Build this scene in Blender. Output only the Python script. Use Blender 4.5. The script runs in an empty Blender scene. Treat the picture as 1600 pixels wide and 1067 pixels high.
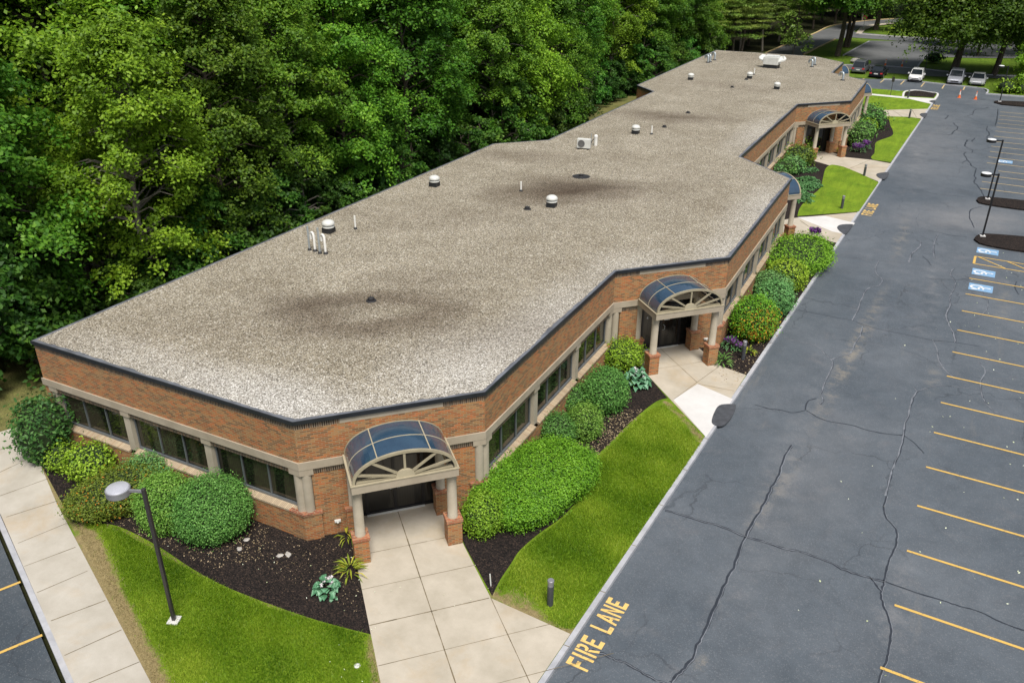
import bpy, bmesh, math, random
import numpy as np
from math import sin, cos, radians, pi, sqrt, atan2, hypot
from mathutils import Matrix, Vector
from mathutils.geometry import tessellate_polygon
random.seed(7)
RNG = np.random.default_rng(7)
SC = bpy.context.scene

# ------------------------------------------------------------------ camera
# world: +Y runs along the building, +X towards the car park, metres, ground at z=0
F_PX, PITCH, ROLL, YAW, CAM_H = 1301.5, radians(26.34), radians(-0.26), radians(26.9), 18.0
def _axes():
    fwd = np.array([0, cos(PITCH), -sin(PITCH)]); right = np.array([1, 0, 0.]); down = np.cross(fwd, right)
    R = np.array([cos(ROLL)*right + sin(ROLL)*down, -sin(ROLL)*right + cos(ROLL)*down, fwd])
    c, s = cos(YAW), sin(YAW)
    Z = np.array([[c, -s, 0], [s, c, 0], [0, 0, 1]])
    return (Z @ R.T).T
AX = _axes()
cam_d = bpy.data.cameras.new('camera'); cam = bpy.data.objects.new('camera', cam_d)
SC.collection.objects.link(cam); SC.camera = cam
cam_d.sensor_width = 36; cam_d.lens = F_PX*36/1600; cam_d.clip_end = 3000; cam_d.clip_start = 0.1
M = Matrix.Identity(4)
for i in range(3):
    M[i][0] = AX[0][i]; M[i][1] = -AX[1][i]; M[i][2] = -AX[2][i]
M[2][3] = CAM_H
cam.matrix_world = M

# ------------------------------------------------------------------ sky, sun, exposure
SUN_EL, SUN_AZ = 62.0, 140.0      # azimuth measured clockwise from +Y
world = bpy.data.worlds.new('World'); SC.world = world; world.use_nodes = True
wn = world.node_tree; wn.nodes.clear()
sky = wn.nodes.new('ShaderNodeTexSky'); sky.sky_type = 'NISHITA'; sky.sun_disc = False
sky.sun_elevation = radians(SUN_EL); sky.sun_rotation = radians(SUN_AZ)
sky.air_density = 1.0; sky.dust_density = 3.0; sky.ozone_density = 1.0
hs = wn.nodes.new('ShaderNodeHueSaturation'); hs.inputs['Saturation'].default_value = 0.62   # cloud-veiled sky
bg = wn.nodes.new('ShaderNodeBackground'); bg.inputs['Strength'].default_value = 0.092
wo = wn.nodes.new('ShaderNodeOutputWorld')
wn.links.new(sky.outputs[0], hs.inputs['Color']); wn.links.new(hs.outputs[0], bg.inputs[0]); wn.links.new(bg.outputs[0], wo.inputs[0])
sun_d = bpy.data.lights.new('sun', 'SUN'); sun_d.energy = 3.7; sun_d.angle = radians(22); sun_d.color = (1, 0.95, 0.87)
sun = bpy.data.objects.new('sun', sun_d); SC.collection.objects.link(sun)
_sd = Vector((sin(radians(SUN_AZ))*cos(radians(SUN_EL)), cos(radians(SUN_AZ))*cos(radians(SUN_EL)), sin(radians(SUN_EL))))
sun.rotation_euler = _sd.to_track_quat('Z', 'Y').to_euler()
SC.view_settings.view_transform = 'Standard'; SC.view_settings.look = 'None'
SC.view_settings.gamma = 1; SC.view_settings.exposure = 0.20
SC.cycles.use_denoising = True
SC.cycles.max_bounces = 6; SC.cycles.diffuse_bounces = 3; SC.cycles.transparent_max_bounces = 4
SC.cycles.sample_clamp_indirect = 5

# ------------------------------------------------------------------ survey helpers
def at(px, py, z=0.0):
    """point of the place at height z seen at photo pixel (px, py) - survey of the 1600 px photograph"""
    d = AX.T @ np.array([(px-800)/F_PX, (py-533.5)/F_PX, 1.0])
    t = (z-CAM_H)/d[2]
    return np.array([d[0]*t, d[1]*t, z])
def hgt(px, py, X, Y):
    d = AX.T @ np.array([(px-800)/F_PX, (py-533.5)/F_PX, 1.0])
    return CAM_H + d[2]*hypot(X, Y)/hypot(d[0], d[1])
def dist(P): return sqrt(P[0]**2+P[1]**2+(CAM_H-P[2])**2)

# ------------------------------------------------------------------ object helpers
def tag(o, label=None, cat=None, group=None, kind=None):
    if label: o['label'] = label
    if cat: o['category'] = cat
    if group: o['group'] = group
    if kind: o['kind'] = kind
    return o
def empty(name, loc=(0, 0, 0), rz=0.0, parent=None):
    o = bpy.data.objects.new(name, None); SC.collection.objects.link(o)
    o.location = loc; o.rotation_euler = (0, 0, rz); o.empty_display_size = .2
    if parent: o.parent = parent
    return o
def link(name, me, parent=None, loc=None):
    o = bpy.data.objects.new(name, me); SC.collection.objects.link(o)
    if parent: o.parent = parent
    if loc is not None: o.location = loc
    return o
def copy_tree(o, parent=None):
    c = o.copy(); SC.collection.objects.link(c); c.parent = parent
    for ch in list(o.children): copy_tree(ch, c)
    return c
class MB:
    def __init__(s): s.v = []; s.f = []; s.uv = []; s.mi = []
    def face(s, pts, uv=None, mi=0):
        n = len(s.v); s.v += [tuple(map(float, p)) for p in pts]; s.f.append(tuple(range(n, n+len(pts))))
        s.uv += list(uv) if uv is not None else [(p[0], p[1]) for p in pts]; s.mi.append(mi)
    def box(s, x0, x1, y0, y1, z0, z1, fr=None, mi=0, skip=''):
        T = fr if fr else (lambda a, b, c: (a, b, c))
        P = lambda a, b, c: T(a, b, c)
        flip = getattr(fr, 'flip', False)
        fs = [('f', [(x0,y0,z0),(x1,y0,z0),(x1,y0,z1),(x0,y0,z1)], lambda p: (p[0], p[2])),
              ('b', [(x1,y1,z0),(x0,y1,z0),(x0,y1,z1),(x1,y1,z1)], lambda p: (p[0], p[2])),
              ('l', [(x0,y1,z0),(x0,y0,z0),(x0,y0,z1),(x0,y1,z1)], lambda p: (p[1]+.1, p[2])),
              ('r', [(x1,y0,z0),(x1,y1,z0),(x1,y1,z1),(x1,y0,z1)], lambda p: (p[1]+.1, p[2])),
              ('t', [(x0,y0,z1),(x1,y0,z1),(x1,y1,z1),(x0,y1,z1)], lambda p: (p[0], p[1])),
              ('d', [(x0,y1,z0),(x1,y1,z0),(x1,y0,z0),(x0,y0,z0)], lambda p: (p[0], p[1]))]
        for k, q, u in fs:
            if k in skip: continue
            if flip: q = q[::-1]
            s.face([P(*p) for p in q], [u(p) for p in q], mi)
    def tube(s, path, rad, n=10, caps=True, mi=0, fr=None):
        path = [Vector(p) for p in path]
        if not hasattr(rad, '__len__'): rad = [rad]*len(path)
        rings = []; ref = None
        for i, p in enumerate(path):
            d = (path[min(i+1, len(path)-1)]-path[max(i-1, 0)]).normalized()
            if ref is None: ref = Vector((1, 0, 0)) if abs(d.x) < .9 else Vector((0, 1, 0))
            a = (ref-d*ref.dot(d)).normalized(); b = d.cross(a); ref = a
            rings.append([p+(a*cos(2*pi*k/n)+b*sin(2*pi*k/n))*rad[i] for k in range(n)])
        base = len(s.v)
        for r in rings: s.v += [tuple(q) if not fr else tuple(fr(*q)) for q in r]
        for i in range(len(rings)-1):
            for k in range(n):
                a = base+i*n+k; b = base+i*n+(k+1) % n
                s.f.append((a, b, b+n, a+n)); s.uv += [(k*.1, i*.3), (k*.1+.1, i*.3), (k*.1+.1, i*.3+.3), (k*.1, i*.3+.3)]; s.mi.append(mi)
        if caps:
            for i, rev in ((0, True), (len(rings)-1, False)):
                idx = [base+i*n+k for k in range(n)]
                if rev: idx = idx[::-1]
                s.f.append(tuple(idx)); s.uv += [(0, 0)]*n; s.mi.append(mi)
    def lathe(s, prof, n=20, c=(0, 0, 0), mi=0):
        base = len(s.v)
        for r, z in prof: s.v += [(c[0]+r*cos(2*pi*k/n), c[1]+r*sin(2*pi*k/n), c[2]+z) for k in range(n)]
        for i in range(len(prof)-1):
            for k in range(n):
                a = base+i*n+k; b = base+i*n+(k+1) % n
                s.f.append((a, b, b+n, a+n)); s.uv += [(k*.1, i*.1)]*4; s.mi.append(mi)
        s.f.append(tuple(base+(len(prof)-1)*n+k for k in range(n))); s.uv += [(0, 0)]*n; s.mi.append(mi)
    def build(s, name, mats, parent=None, smooth=False, loc=None, bevel=0):
        me = bpy.data.meshes.new(name); me.from_pydata(s.v, [], s.f)
        uvl = me.uv_layers.new(name='UVMap'); uvl.data.foreach_set('uv', np.array(s.uv, 'f').ravel())
        if not isinstance(mats, (list, tuple)): mats = [mats]
        for m in mats: me.materials.append(m)
        me.polygons.foreach_set('material_index', s.mi)
        if smooth:
            me.polygons.foreach_set('use_smooth', [True]*len(s.f))
            try: me.set_sharp_from_angle(angle=radians(40))
            except Exception: pass
        me.update()
        o = link(name, me, parent, loc)
        if bevel:
            w = o.modifiers.new('weld', 'WELD'); w.merge_threshold = .0005
            b = o.modifiers.new('bevel', 'BEVEL'); b.width = bevel; b.segments = 1; b.limit_method = 'ANGLE'
        return o
def np_mesh(name, V, Fq, mats, uv=None, mi=None, smooth=False):
    """mesh from numpy quads"""
    me = bpy.data.meshes.new(name); n = len(Fq)
    me.vertices.add(len(V)); me.vertices.foreach_set('co', np.asarray(V, 'f').ravel())
    me.loops.add(n*4); me.loops.foreach_set('vertex_index', np.asarray(Fq, 'i').ravel())
    me.polygons.add(n); me.polygons.foreach_set('loop_start', np.arange(0, n*4, 4, dtype='i'))
    me.polygons.foreach_set('loop_total', np.full(n, 4, 'i'))
    if uv is not None:
        u = me.uv_layers.new(name='UVMap'); u.data.foreach_set('uv', np.asarray(uv, 'f').ravel())
    for m in (mats if isinstance(mats, (list, tuple)) else [mats]): me.materials.append(m)
    if mi is not None: me.polygons.foreach_set('material_index', np.asarray(mi, 'i'))
    if smooth: me.polygons.foreach_set('use_smooth', np.ones(n, bool))
    me.update(calc_edges=True); me.validate()
    return me
def poly_sheet(name, pts, z, mat, thick=0.0, kind='structure', parent=None):
    """flat sheet (optionally with a skirt) from a list of xy points"""
    bm = bmesh.new(); pts = [(float(p[0]), float(p[1])) for p in pts]
    area = sum(pts[i][0]*pts[(i+1) % len(pts)][1]-pts[(i+1) % len(pts)][0]*pts[i][1] for i in range(len(pts)))
    if area < 0: pts = pts[::-1]
    vs = [bm.verts.new((x, y, z)) for x, y in pts]
    for tri in tessellate_polygon([[Vector((x, y, 0)) for x, y in pts]]):
        if len(set(tri)) < 3: continue
        try: f_ = bm.faces.new([vs[k] for k in tri])
        except ValueError: continue
        f_.normal_update()
        if f_.normal.z < 0: f_.normal_flip()
    if thick:
        lo = [bm.verts.new((x, y, z-thick)) for x, y in pts]
        for i in range(len(pts)):
            j = (i+1) % len(pts); bm.faces.new((lo[i], lo[j], vs[j], vs[i]))
    me = bpy.data.meshes.new(name); bm.to_mesh(me); bm.free(); me.materials.append(mat)
    o = link(name, me, parent)
    if kind: o['kind'] = kind
    return o
def pxpts(L, z=0.0): return [at(x, y, z)[:2] for x, y in L]
def smooth_line(pts, sub=6, closed=False):
    P = [np.array(p, float) for p in pts]; out = []; n = len(P)
    rng = range(n if closed else n-1)
    for i in rng:
        if closed: p0, p1, p2, p3 = P[(i-1) % n], P[i], P[(i+1) % n], P[(i+2) % n]
        else: p0, p1, p2, p3 = P[max(i-1, 0)], P[i], P[i+1], P[min(i+2, n-1)]
        for k in range(sub):
            t = k/sub
            out.append(.5*((2*p1)+(-p0+p2)*t+(2*p0-5*p1+4*p2-p3)*t*t+(-p0+3*p1-3*p2+p3)*t**3))
    if not closed: out.append(P[-1])
    return out
def ribbon(name, pts, width, z, mat, thick=0.0, jitter=0.0, kind='structure', seed=0):
    rg = random.Random(seed); mb = MB(); L = []; Rr = []
    n = len(pts)
    for i, p in enumerate(pts):
        a = pts[max(i-1, 0)]; b = pts[min(i+1, n-1)]
        d = np.array([b[0]-a[0], b[1]-a[1]]); d = d/(np.hypot(*d)+1e-9); nn = np.array([-d[1], d[0]])
        w = width*(1+jitter*rg.uniform(-1, 1))/2
        q = np.array(p[:2])+nn*rg.uniform(-1, 1)*jitter*width*.4
        L.append(q+nn*w); Rr.append(q-nn*w)
    s = 0
    for i in range(n-1):
        e = float(np.hypot(*(L[i+1]-L[i])))
        mb.face([(*Rr[i], z), (*Rr[i+1], z), (*L[i+1], z), (*L[i], z)], [(s, 0), (s+e, 0), (s+e, width), (s, width)])
        if thick:
            mb.face([(*L[i], z), (*L[i+1], z), (*L[i+1], z-thick), (*L[i], z-thick)], [(s, 0), (s+e, 0), (s+e, thick), (s, thick)])
            mb.face([(*Rr[i+1], z), (*Rr[i], z), (*Rr[i], z-thick), (*Rr[i+1], z-thick)], [(s+e, 0), (s, 0), (s, thick), (s+e, thick)])
        s += e
    if thick:
        mb.face([(*L[0], z), (*L[0], z-thick), (*Rr[0], z-thick), (*Rr[0], z)]); mb.face([(*L[-1], z), (*Rr[-1], z), (*Rr[-1], z-thick), (*L[-1], z-thick)])
    o = mb.build(name, mat)
    if kind: o['kind'] = kind
    return o

# ------------------------------------------------------------------ materials
MATS = {}
class NT:
    def __init__(s, name):
        s.m = bpy.data.materials.new(name); s.m.use_nodes = True; s.t = s.m.node_tree; s.t.nodes.clear()
        s.out = s.t.nodes.new('ShaderNodeOutputMaterial'); s.b = s.t.nodes.new('ShaderNodeBsdfPrincipled')
        s.t.links.new(s.b.outputs[0], s.out.inputs[0]); s._tc = None
    def n(s, typ, **kw):
        nd = s.t.nodes.new(typ)
        for k, v in kw.items(): setattr(nd, k, v)
        return nd
    def l(s, a, b): s.t.links.new(a, b)
    @property
    def tc(s):
        if s._tc is None: s._tc = s.n('ShaderNodeTexCoord')
        return s._tc
    def mapped(s, src='Object', scale=(1, 1, 1), rot=(0, 0, 0), loc=(0, 0, 0)):
        mp = s.n('ShaderNodeMapping'); mp.inputs['Scale'].default_value = scale; mp.inputs['Rotation'].default_value = rot
        mp.inputs['Location'].default_value = loc; s.l(s.tc.outputs[src], mp.inputs[0]); return mp.outputs[0]
    def noise(s, scale, detail=4, rough=.6, vec=None, dist_=0):
        nd = s.n('ShaderNodeTexNoise'); nd.inputs['Scale'].default_value = scale; nd.inputs['Detail'].default_value = detail
        nd.inputs['Roughness'].default_value = rough; nd.inputs['Distortion'].default_value = dist_
        s.l(vec if vec is not None else s.tc.outputs['Object'], nd.inputs['Vector']); return nd.outputs[0]
    def voro(s, scale, vec=None, feature='F1', out='Color', rnd=1):
        nd = s.n('ShaderNodeTexVoronoi', feature=feature); nd.inputs['Scale'].default_value = scale; nd.inputs['Randomness'].default_value = rnd
        s.l(vec if vec is not None else s.tc.outputs['Object'], nd.inputs['Vector']); return nd.outputs[out]
    def ramp(s, fac, stops, interp='LINEAR'):
        r = s.n('ShaderNodeValToRGB'); r.color_ramp.interpolation = interp; e = r.color_ramp.elements
        while len(e) < len(stops): e.new(.5)
        for k, (p, c) in enumerate(stops):
            e[k].position = p; e[k].color = (*c, 1) if hasattr(c, '__len__') else (c, c, c, 1)
        s.l(fac, r.inputs[0]); return r.outputs[0]
    def mix(s, fac, a, b, mode='MIX'):
        m = s.n('ShaderNodeMix', data_type='RGBA', blend_type=mode)
        for sock, v in ((m.inputs[0], fac), (m.inputs[6], a), (m.inputs[7], b)):
            if isinstance(v, (int, float)): sock.default_value = v
            elif isinstance(v, tuple): sock.default_value = (*v, 1)
            else: s.l(v, sock)
        return m.outputs[2]
    def math(s, op, a, b=0.0, clamp=False):
        m = s.n('ShaderNodeMath', operation=op, use_clamp=clamp)
        for i, v in enumerate((a, b)):
            if isinstance(v, (int, float)): m.inputs[i].default_value = v
            else: s.l(v, m.inputs[i])
        return m.outputs[0]
    def bump(s, h, strength=.4, d=.02):
        b = s.n('ShaderNodeBump'); b.inputs['Strength'].default_value = strength; b.inputs['Distance'].default_value = d
        s.l(h, b.inputs['Height']); s.l(b.outputs[0], s.b.inputs['Normal'])
    def fin(s, col=None, rough=.8, metal=0, spec=.5):
        if col is not None:
            if isinstance(col, tuple): s.b.inputs['Base Color'].default_value = (*col, 1)
            else: s.l(col, s.b.inputs['Base Color'])
        if isinstance(rough, (int, float)): s.b.inputs['Roughness'].default_value = rough
        else: s.l(rough, s.b.inputs['Roughness'])
        s.b.inputs['Metallic'].default_value = metal; s.b.inputs['Specular IOR Level'].default_value = spec
        return s.m
def plain(name, col, rough=.7, metal=0, var=.12, scale=3.0, spec=.5):
    t = NT(name); f = t.noise(scale, 5)
    a = tuple(c*(1-var) for c in col); b = tuple(min(1, c*(1+var)) for c in col)
    return t.fin(t.ramp(f, [(.3, a), (.7, b)]), rough, metal, spec)

def brick_mat(name, swap=False, w=.213, h=.0677, mortar_col=(.42, .32, .19), stops=None, ofs=0):
    t = NT(name); br = t.n('ShaderNodeTexBrick')
    rot = (0, 0, pi/2) if swap else (0, 0, 0)
    mp = t.mapped('UV', rot=rot, loc=(ofs, ofs, 0)); t.l(mp, br.inputs['Vector'])
    br.inputs['Color1'].default_value = (0, 0, 0, 1); br.inputs['Color2'].default_value = (1, 1, 1, 1); br.inputs['Mortar'].default_value = (.5, .5, .5, 1)
    br.inputs['Scale'].default_value = 1; br.inputs['Mortar Size'].default_value = .008; br.inputs['Mortar Smooth'].default_value = .1
    br.inputs['Brick Width'].default_value = w; br.inputs['Row Height'].default_value = h
    br.offset = 0 if swap else .5
    stops = stops or [(0, (.15, .075, .032)), (.05, (.19, .095, .040)), (.24, (.29, .095, .028)), (.45, (.36, .135, .038)), (.62, (.33, .165, .060)), (.8, (.26, .145, .060)), (.92, (.42, .125, .035))]
    col = t.ramp(br.outputs['Color'], stops, 'CONSTANT')
    grain = t.noise(40, 3); big = t.noise(.7, 4)
    col = t.mix(.25, col, t.ramp(grain, [(.3, .35), (.7, .75)]), 'OVERLAY')
    col = t.mix(.3, col, t.ramp(big, [(.3, .3), (.7, .8)]), 'OVERLAY')
    mort = t.mix(.4, mortar_col, t.ramp(t.noise(9), [(.3, .2), (.7, .6)]), 'MULTIPLY')
    col = t.mix(br.outputs['Fac'], col, mort)
    t.bump(t.math('SUBTRACT', 1.0, br.outputs['Fac']), .3, .008)
    return t.fin(col, .85)
M_brick = brick_mat('brick')
M_brick_red = brick_mat('brick_red', stops=[(0, (.20, .06, .035)), (.25, (.32, .10, .05)), (.5, (.40, .14, .065)), (.8, (.34, .16, .09))])
M_soldier = brick_mat('soldier_course', swap=True, w=.22, h=.0677, mortar_col=(.42, .35, .25), stops=[(0, (.05, .032, .022)), (.4, (.085, .055, .035)), (.7, (.13, .075, .042))])
M_rowlock = brick_mat('rowlock_sill', swap=True, w=.5, h=.0677, mortar_col=(.30, .24, .17), stops=[(0, (.36, .28, .19)), (.5, (.42, .33, .22)), (.8, (.34, .24, .15))])

def concrete(name, col, col2, stain=(.42, .30, .16), st=.25, scale=.8):
    t = NT(name); a = t.noise(scale, 6, .65); c = t.ramp(a, [(.35, col), (.65, col2)])
    s2 = t.noise(.35, 5, .7, dist_=.6); c = t.mix(t.math('MULTIPLY', t.ramp(s2, [(.52, 0.), (.72, 1.)]), st), c, stain, 'MIX')
    g = t.noise(70, 3); c = t.mix(.3, c, t.ramp(g, [(.3, .38), (.7, .62)]), 'OVERLAY')
    t.bump(g, .15, .004); return t.fin(c, .85)
M_walk = concrete('walk_concrete', (.385, .345, .275), (.485, .437, .36), st=.45)
M_walk_left = concrete('side_walk_concrete', (.39, .36, .305), (.475, .445, .39), st=.45)
M_white_conc = concrete('new_concrete', (.56, .55, .54), (.64, .635, .625), st=.1)
M_kerb = concrete('kerb_granite', (.33, .34, .37), (.44, .45, .48), (.35, .27, .2), .2, 2)
M_stone = concrete('cast_stone', (.33, .28, .21), (.40, .345, .265), (.22, .19, .14), .3, 1.5)
M_column = concrete('column_stone', (.36, .315, .24), (.43, .38, .30), (.28, .24, .18), .25, 2)
M_joint = plain('joint_sealant', (.16, .13, .08), .9, scale=6, var=.4)

TAN, PALE, DK = (.26, .23, .18), (.20, .20, .205), (.045, .05, .062)
STAINS_SHEEN = [((1255, 700), (1390, 440), .55, TAN, .75), ((1395, 420), (1420, 330), .6, TAN, .5), ((1150, 860), (1255, 700), .5, TAN, .45), ((1432, 300), (1432, 200), 1.2, PALE, .5),
 ((1105, 1030), (1300, 560), .9, PALE, .35), ((1370, 1080), (1420, 860), .9, PALE, .5), ((1440, 540), (1470, 380), .8, PALE, .4), ((1300, 1067), (1500, 1000), 2.5, DK, .25),
 ((1380, 350), (1620, 330), 4.5, PALE, .6), ((1440, 345), (1640, 350), 3.2, PALE, .5), ((1420, 300), (1480, 170), 4.5, PALE, .45), ((1150, 1000), (1330, 620), 2.2, PALE, .28), ((1090, 1060), (1105, 1020), .35, TAN, .6), ((1560, 520), (1575, 430), .5, TAN, .4),  # wide far PALE patches put grazing sheen into the asphalt colour
 ((1450, 620), (1465, 560), .5, TAN, .35), ((960, 1010), (1010, 960), .4, PALE, .3), ((1180, 480), (1330, 300), 1.1, DK, .2), ((1000, 960), (1130, 740), 1.3, DK, .18)]
def asphalt(name, base, base2, warm=.4):
    t = NT(name)
    c = t.ramp(t.noise(.12, 6, .7), [(.34, base), (.64, base2)])
    c = t.mix(.45, c, t.ramp(t.noise(1.1, 6, .75, dist_=.4), [(.3, .36), (.7, .66)]), 'OVERLAY')
    c = t.mix(t.math('MULTIPLY', t.ramp(t.noise(.5, 6, .75, dist_=.5), [(.56, 0.), (.75, 1.)]), warm), c, (.17, .165, .17))
    vec = t.mapped('Object', scale=(1.6, .14, 1), rot=(0, 0, radians(3)))
    c = t.mix(t.math('MULTIPLY', t.ramp(t.noise(1.0, 5, .7, vec=vec), [(.62, 0.), (.78, 1.)]), warm*.7), c, (.22, .20, .17))
    if name != 'asphalt_far':      # hairline cracking
        wv = t.n('ShaderNodeVectorMath', operation='MULTIPLY_ADD'); nw = t.n('ShaderNodeTexNoise'); nw.inputs['Scale'].default_value = 1.2; nw.inputs['Detail'].default_value = 5
        t.l(t.tc.outputs['Object'], nw.inputs['Vector']); t.l(nw.outputs[1], wv.inputs[0]); wv.inputs[1].default_value = (1.3, 1.3, 0); t.l(t.tc.outputs['Object'], wv.inputs[2])
        ve = t.voro(.26, vec=wv.outputs[0], feature='DISTANCE_TO_EDGE', out='Distance')
        ck = t.math('MULTIPLY', t.ramp(ve, [(0, 1.), (.006, .8), (.011, 0.)]), t.ramp(t.noise(.16, 3), [(.46, 0.), (.60, .6)]))
        c = t.mix(ck, c, (.030, .036, .045))
    if name == 'asphalt':
        geo = t.n('ShaderNodeNewGeometry')
        for a_, b_, w_, col_, amt in STAINS_SHEEN:
            A_, B_ = at(*a_, -.12), at(*b_, -.12); mid = (A_+B_)/2; L_ = float(np.hypot(*(B_-A_)[:2]))
            mp = t.n('ShaderNodeMapping'); mp.vector_type = 'TEXTURE'; mp.inputs['Location'].default_value = (mid[0], mid[1], -.12)
            mp.inputs['Rotation'].default_value = (0, 0, atan2(B_[1]-A_[1], B_[0]-A_[0])); mp.inputs['Scale'].default_value = (L_*.55, w_, 1); t.l(geo.outputs['Position'], mp.inputs[0])
            nz = t.n('ShaderNodeTexNoise'); nz.inputs['Scale'].default_value = 1.1 if w_ < 1.5 else .4; nz.inputs['Detail'].default_value = 7; nz.inputs['Roughness'].default_value = .8; t.l(geo.outputs['Position'], nz.inputs['Vector'])
            ln = t.n('ShaderNodeVectorMath', operation='LENGTH'); t.l(mp.outputs[0], ln.inputs[0])
            mk = t.math('MULTIPLY', t.ramp(ln.outputs['Value'], [(0, 1.), (1., 0.)]), t.ramp(nz.outputs[0], [(.47, 0.), (.60, 1.)] if w_ < 1.5 else [(.25, 0.), (.6, 1.)]))
            c = t.mix(t.math('MULTIPLY', mk, amt, True), c, col_)
    sp = t.noise(45, 2, .5); c = t.mix(.5, c, t.ramp(sp, [(.3, .36), (.5, .5), (.72, .68)]), 'OVERLAY')
    v = t.voro(38, out='Color'); sepv = t.n('ShaderNodeSeparateColor'); t.l(v, sepv.inputs[0])
    c = t.mix(t.math('MULTIPLY', t.ramp(sepv.outputs[0], [(.9, 0.), (.93, 1.)]), .2), c, (.30, .30, .31))
    t.bump(sp, .25, .01); return t.fin(c, .62, spec=.5)
M_asph = asphalt('asphalt', (.064, .080, .098), (.106, .122, .141))
M_asph_dark = asphalt('asphalt_dark', (.045, .058, .072), (.076, .090, .104), .3)
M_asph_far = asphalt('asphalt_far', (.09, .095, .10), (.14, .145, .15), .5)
M_patch = plain('asphalt_patch', (.055, .06, .07), .8, scale=4, var=.3)
M_seal = plain('crack_seal', (.028, .034, .045), .5, scale=8, var=.3)
M_seal_pale = plain('crack_seal_worn', (.165, .18, .205), .8, scale=5, var=.3)
def paint(name, col, wear=.5):
    t = NT(name); n_ = t.noise(14, 5, .7); c = t.mix(t.ramp(n_, [(wear, 0.), (wear+.14, 1.)]), col, (.12, .12, .12))
    return t.fin(c, .6)
M_yellow = paint('yellow_paint', (.62, .40, .10), .56)
M_yellow_far = paint('yellow_paint_worn', (.55, .42, .22), .55)
M_yellow_pale = paint('yellow_lettering_paint', (.72, .49, .16), .56)
M_blue = paint('blue_paint', (.20, .36, .56), .56)
M_whitep = paint('white_paint', (.70, .72, .74), .58)

def gravel_roof():
    t = NT('roof_gravel')
    sep = t.n('ShaderNodeSeparateColor'); t.l(t.voro(30), sep.inputs[0])
    c = t.ramp(sep.outputs[0], [(0, (.075, .063, .045)), (.15, (.165, .142, .105)), (.33, (.265, .235, .175)), (.58, (.345, .312, .240)), (.78, (.435, .405, .335)), (.92, (.64, .62, .57))], 'CONSTANT')
    c = t.mix(.6, c, t.ramp(t.noise(.22, 6, .75, dist_=.6), [(.3, (.30, .27, .23)), (.52, (.48, .465, .44)), (.7, (.68, .67, .66))]), 'OVERLAY')
    c = t.mix(.35, c, t.ramp(t.noise(1.3, 4, .7), [(.3, .38), (.7, .62)]), 'OVERLAY')
    # dirt washed round the drains: stains with a shape of their own
    geo = t.n('ShaderNodeNewGeometry')
    def stain(px, py, rx, ry, rot, amt, ring=None):
        nonlocal c
        p = at(px, py, 4.47)
        mp = t.n('ShaderNodeMapping'); mp.vector_type = 'TEXTURE'
        mp.inputs['Location'].default_value = (p[0], p[1], 4.47); mp.inputs['Rotation'].default_value = (0, 0, rot); mp.inputs['Scale'].default_value = (rx, ry, 1)
        t.l(geo.outputs['Position'], mp.inputs[0])
        nz = t.n('ShaderNodeTexNoise'); nz.inputs['Scale'].default_value = 1.6; nz.inputs['Detail'].default_value = 4; t.l(mp.outputs[0], nz.inputs['Vector'])
        ad = t.n('ShaderNodeVectorMath', operation='MULTIPLY_ADD'); t.l(nz.outputs[1], ad.inputs[0]); ad.inputs[1].default_value = (.9, .9, 0); t.l(mp.outputs[0], ad.inputs[2])
        sb = t.n('ShaderNodeVectorMath', operation='SUBTRACT'); t.l(ad.outputs[0], sb.inputs[0]); sb.inputs[1].default_value = (.45, .45, 0)
        ln = t.n('ShaderNodeVectorMath', operation='LENGTH'); t.l(sb.outputs[0], ln.inputs[0])
        st = [(0, 1.), (1., 0.)] if not ring else [(0, .0), (ring, .25), (ring+.26, 1.), (1., 0.)]
        m = t.math('MULTIPLY', t.ramp(ln.outputs['Value'], st), amt, True)
        c = t.mix(m, c, (.27, .20, .15), 'MULTIPLY')
    def pale(px, py, rx, ry, rot, amt):
        nonlocal c
        p = at(px, py, 4.47); mp = t.n('ShaderNodeMapping'); mp.vector_type = 'TEXTURE'
        mp.inputs['Location'].default_value = (p[0], p[1], 4.47); mp.inputs['Rotation'].default_value = (0, 0, rot); mp.inputs['Scale'].default_value = (rx, ry, 1)
        t.l(geo.outputs['Position'], mp.inputs[0]); ln = t.n('ShaderNodeVectorMath', operation='LENGTH'); t.l(mp.outputs[0], ln.inputs[0])
        c = t.mix(t.math('MULTIPLY', t.ramp(ln.outputs['Value'], [(0, 1.), (1., 0.)]), amt, True), c, t.ramp(sep.outputs[0], [(0, (.20, .19, .17)), (.25, (.42, .40, .37)), (.6, (.60, .585, .55)), (.85, (.80, .79, .77))], 'CONSTANT'))
    pale(450, 640, 5, 2.6, 0, .75); pale(300, 590, 9, 1.8, 0, .5); pale(720, 590, 3.5, 5, .2, .6); pale(860, 500, 2.2, 7, 0, .5); pale(1130, 400, 2, 4, 0, .5); pale(1190, 330, 2.2, 8, 0, .5); pale(1000, 420, 3, 3, 0, .4); pale(1180, 210, 2, 9, 0, .4)
    stain(585, 490, 4.9, 2.7, radians(30), .62, .24); stain(480, 478, 3.2, 1.8, radians(20), .5); stain(650, 440, 3.5, 2.0, .6, .35)
    stain(872, 303, 6.0, 2.8, radians(38), 1.0); stain(905, 292, 5, 2.6, radians(10), .8); stain(1050, 184, 4, 2, 0, .5)
    stain(1050, 184, 7, 3.0, radians(10), .6)
    stain(820, 245, 5, 2.2, radians(20), .5)
    stain(1140, 135, 8, 3, 0, .35); stain(1210, 92, 11, 5, 0, .35); stain(800, 520, 8, 3, .6, .22); stain(300, 520, 9, 3, .3, .2)
    stain(690, 340, 8, 3, .5, .25); stain(1000, 300, 9, 3, 1.2, .2)
    t.bump(sep.outputs[1], .7, .03); return t.fin(c, .9)
M_gravel = gravel_roof()

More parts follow.
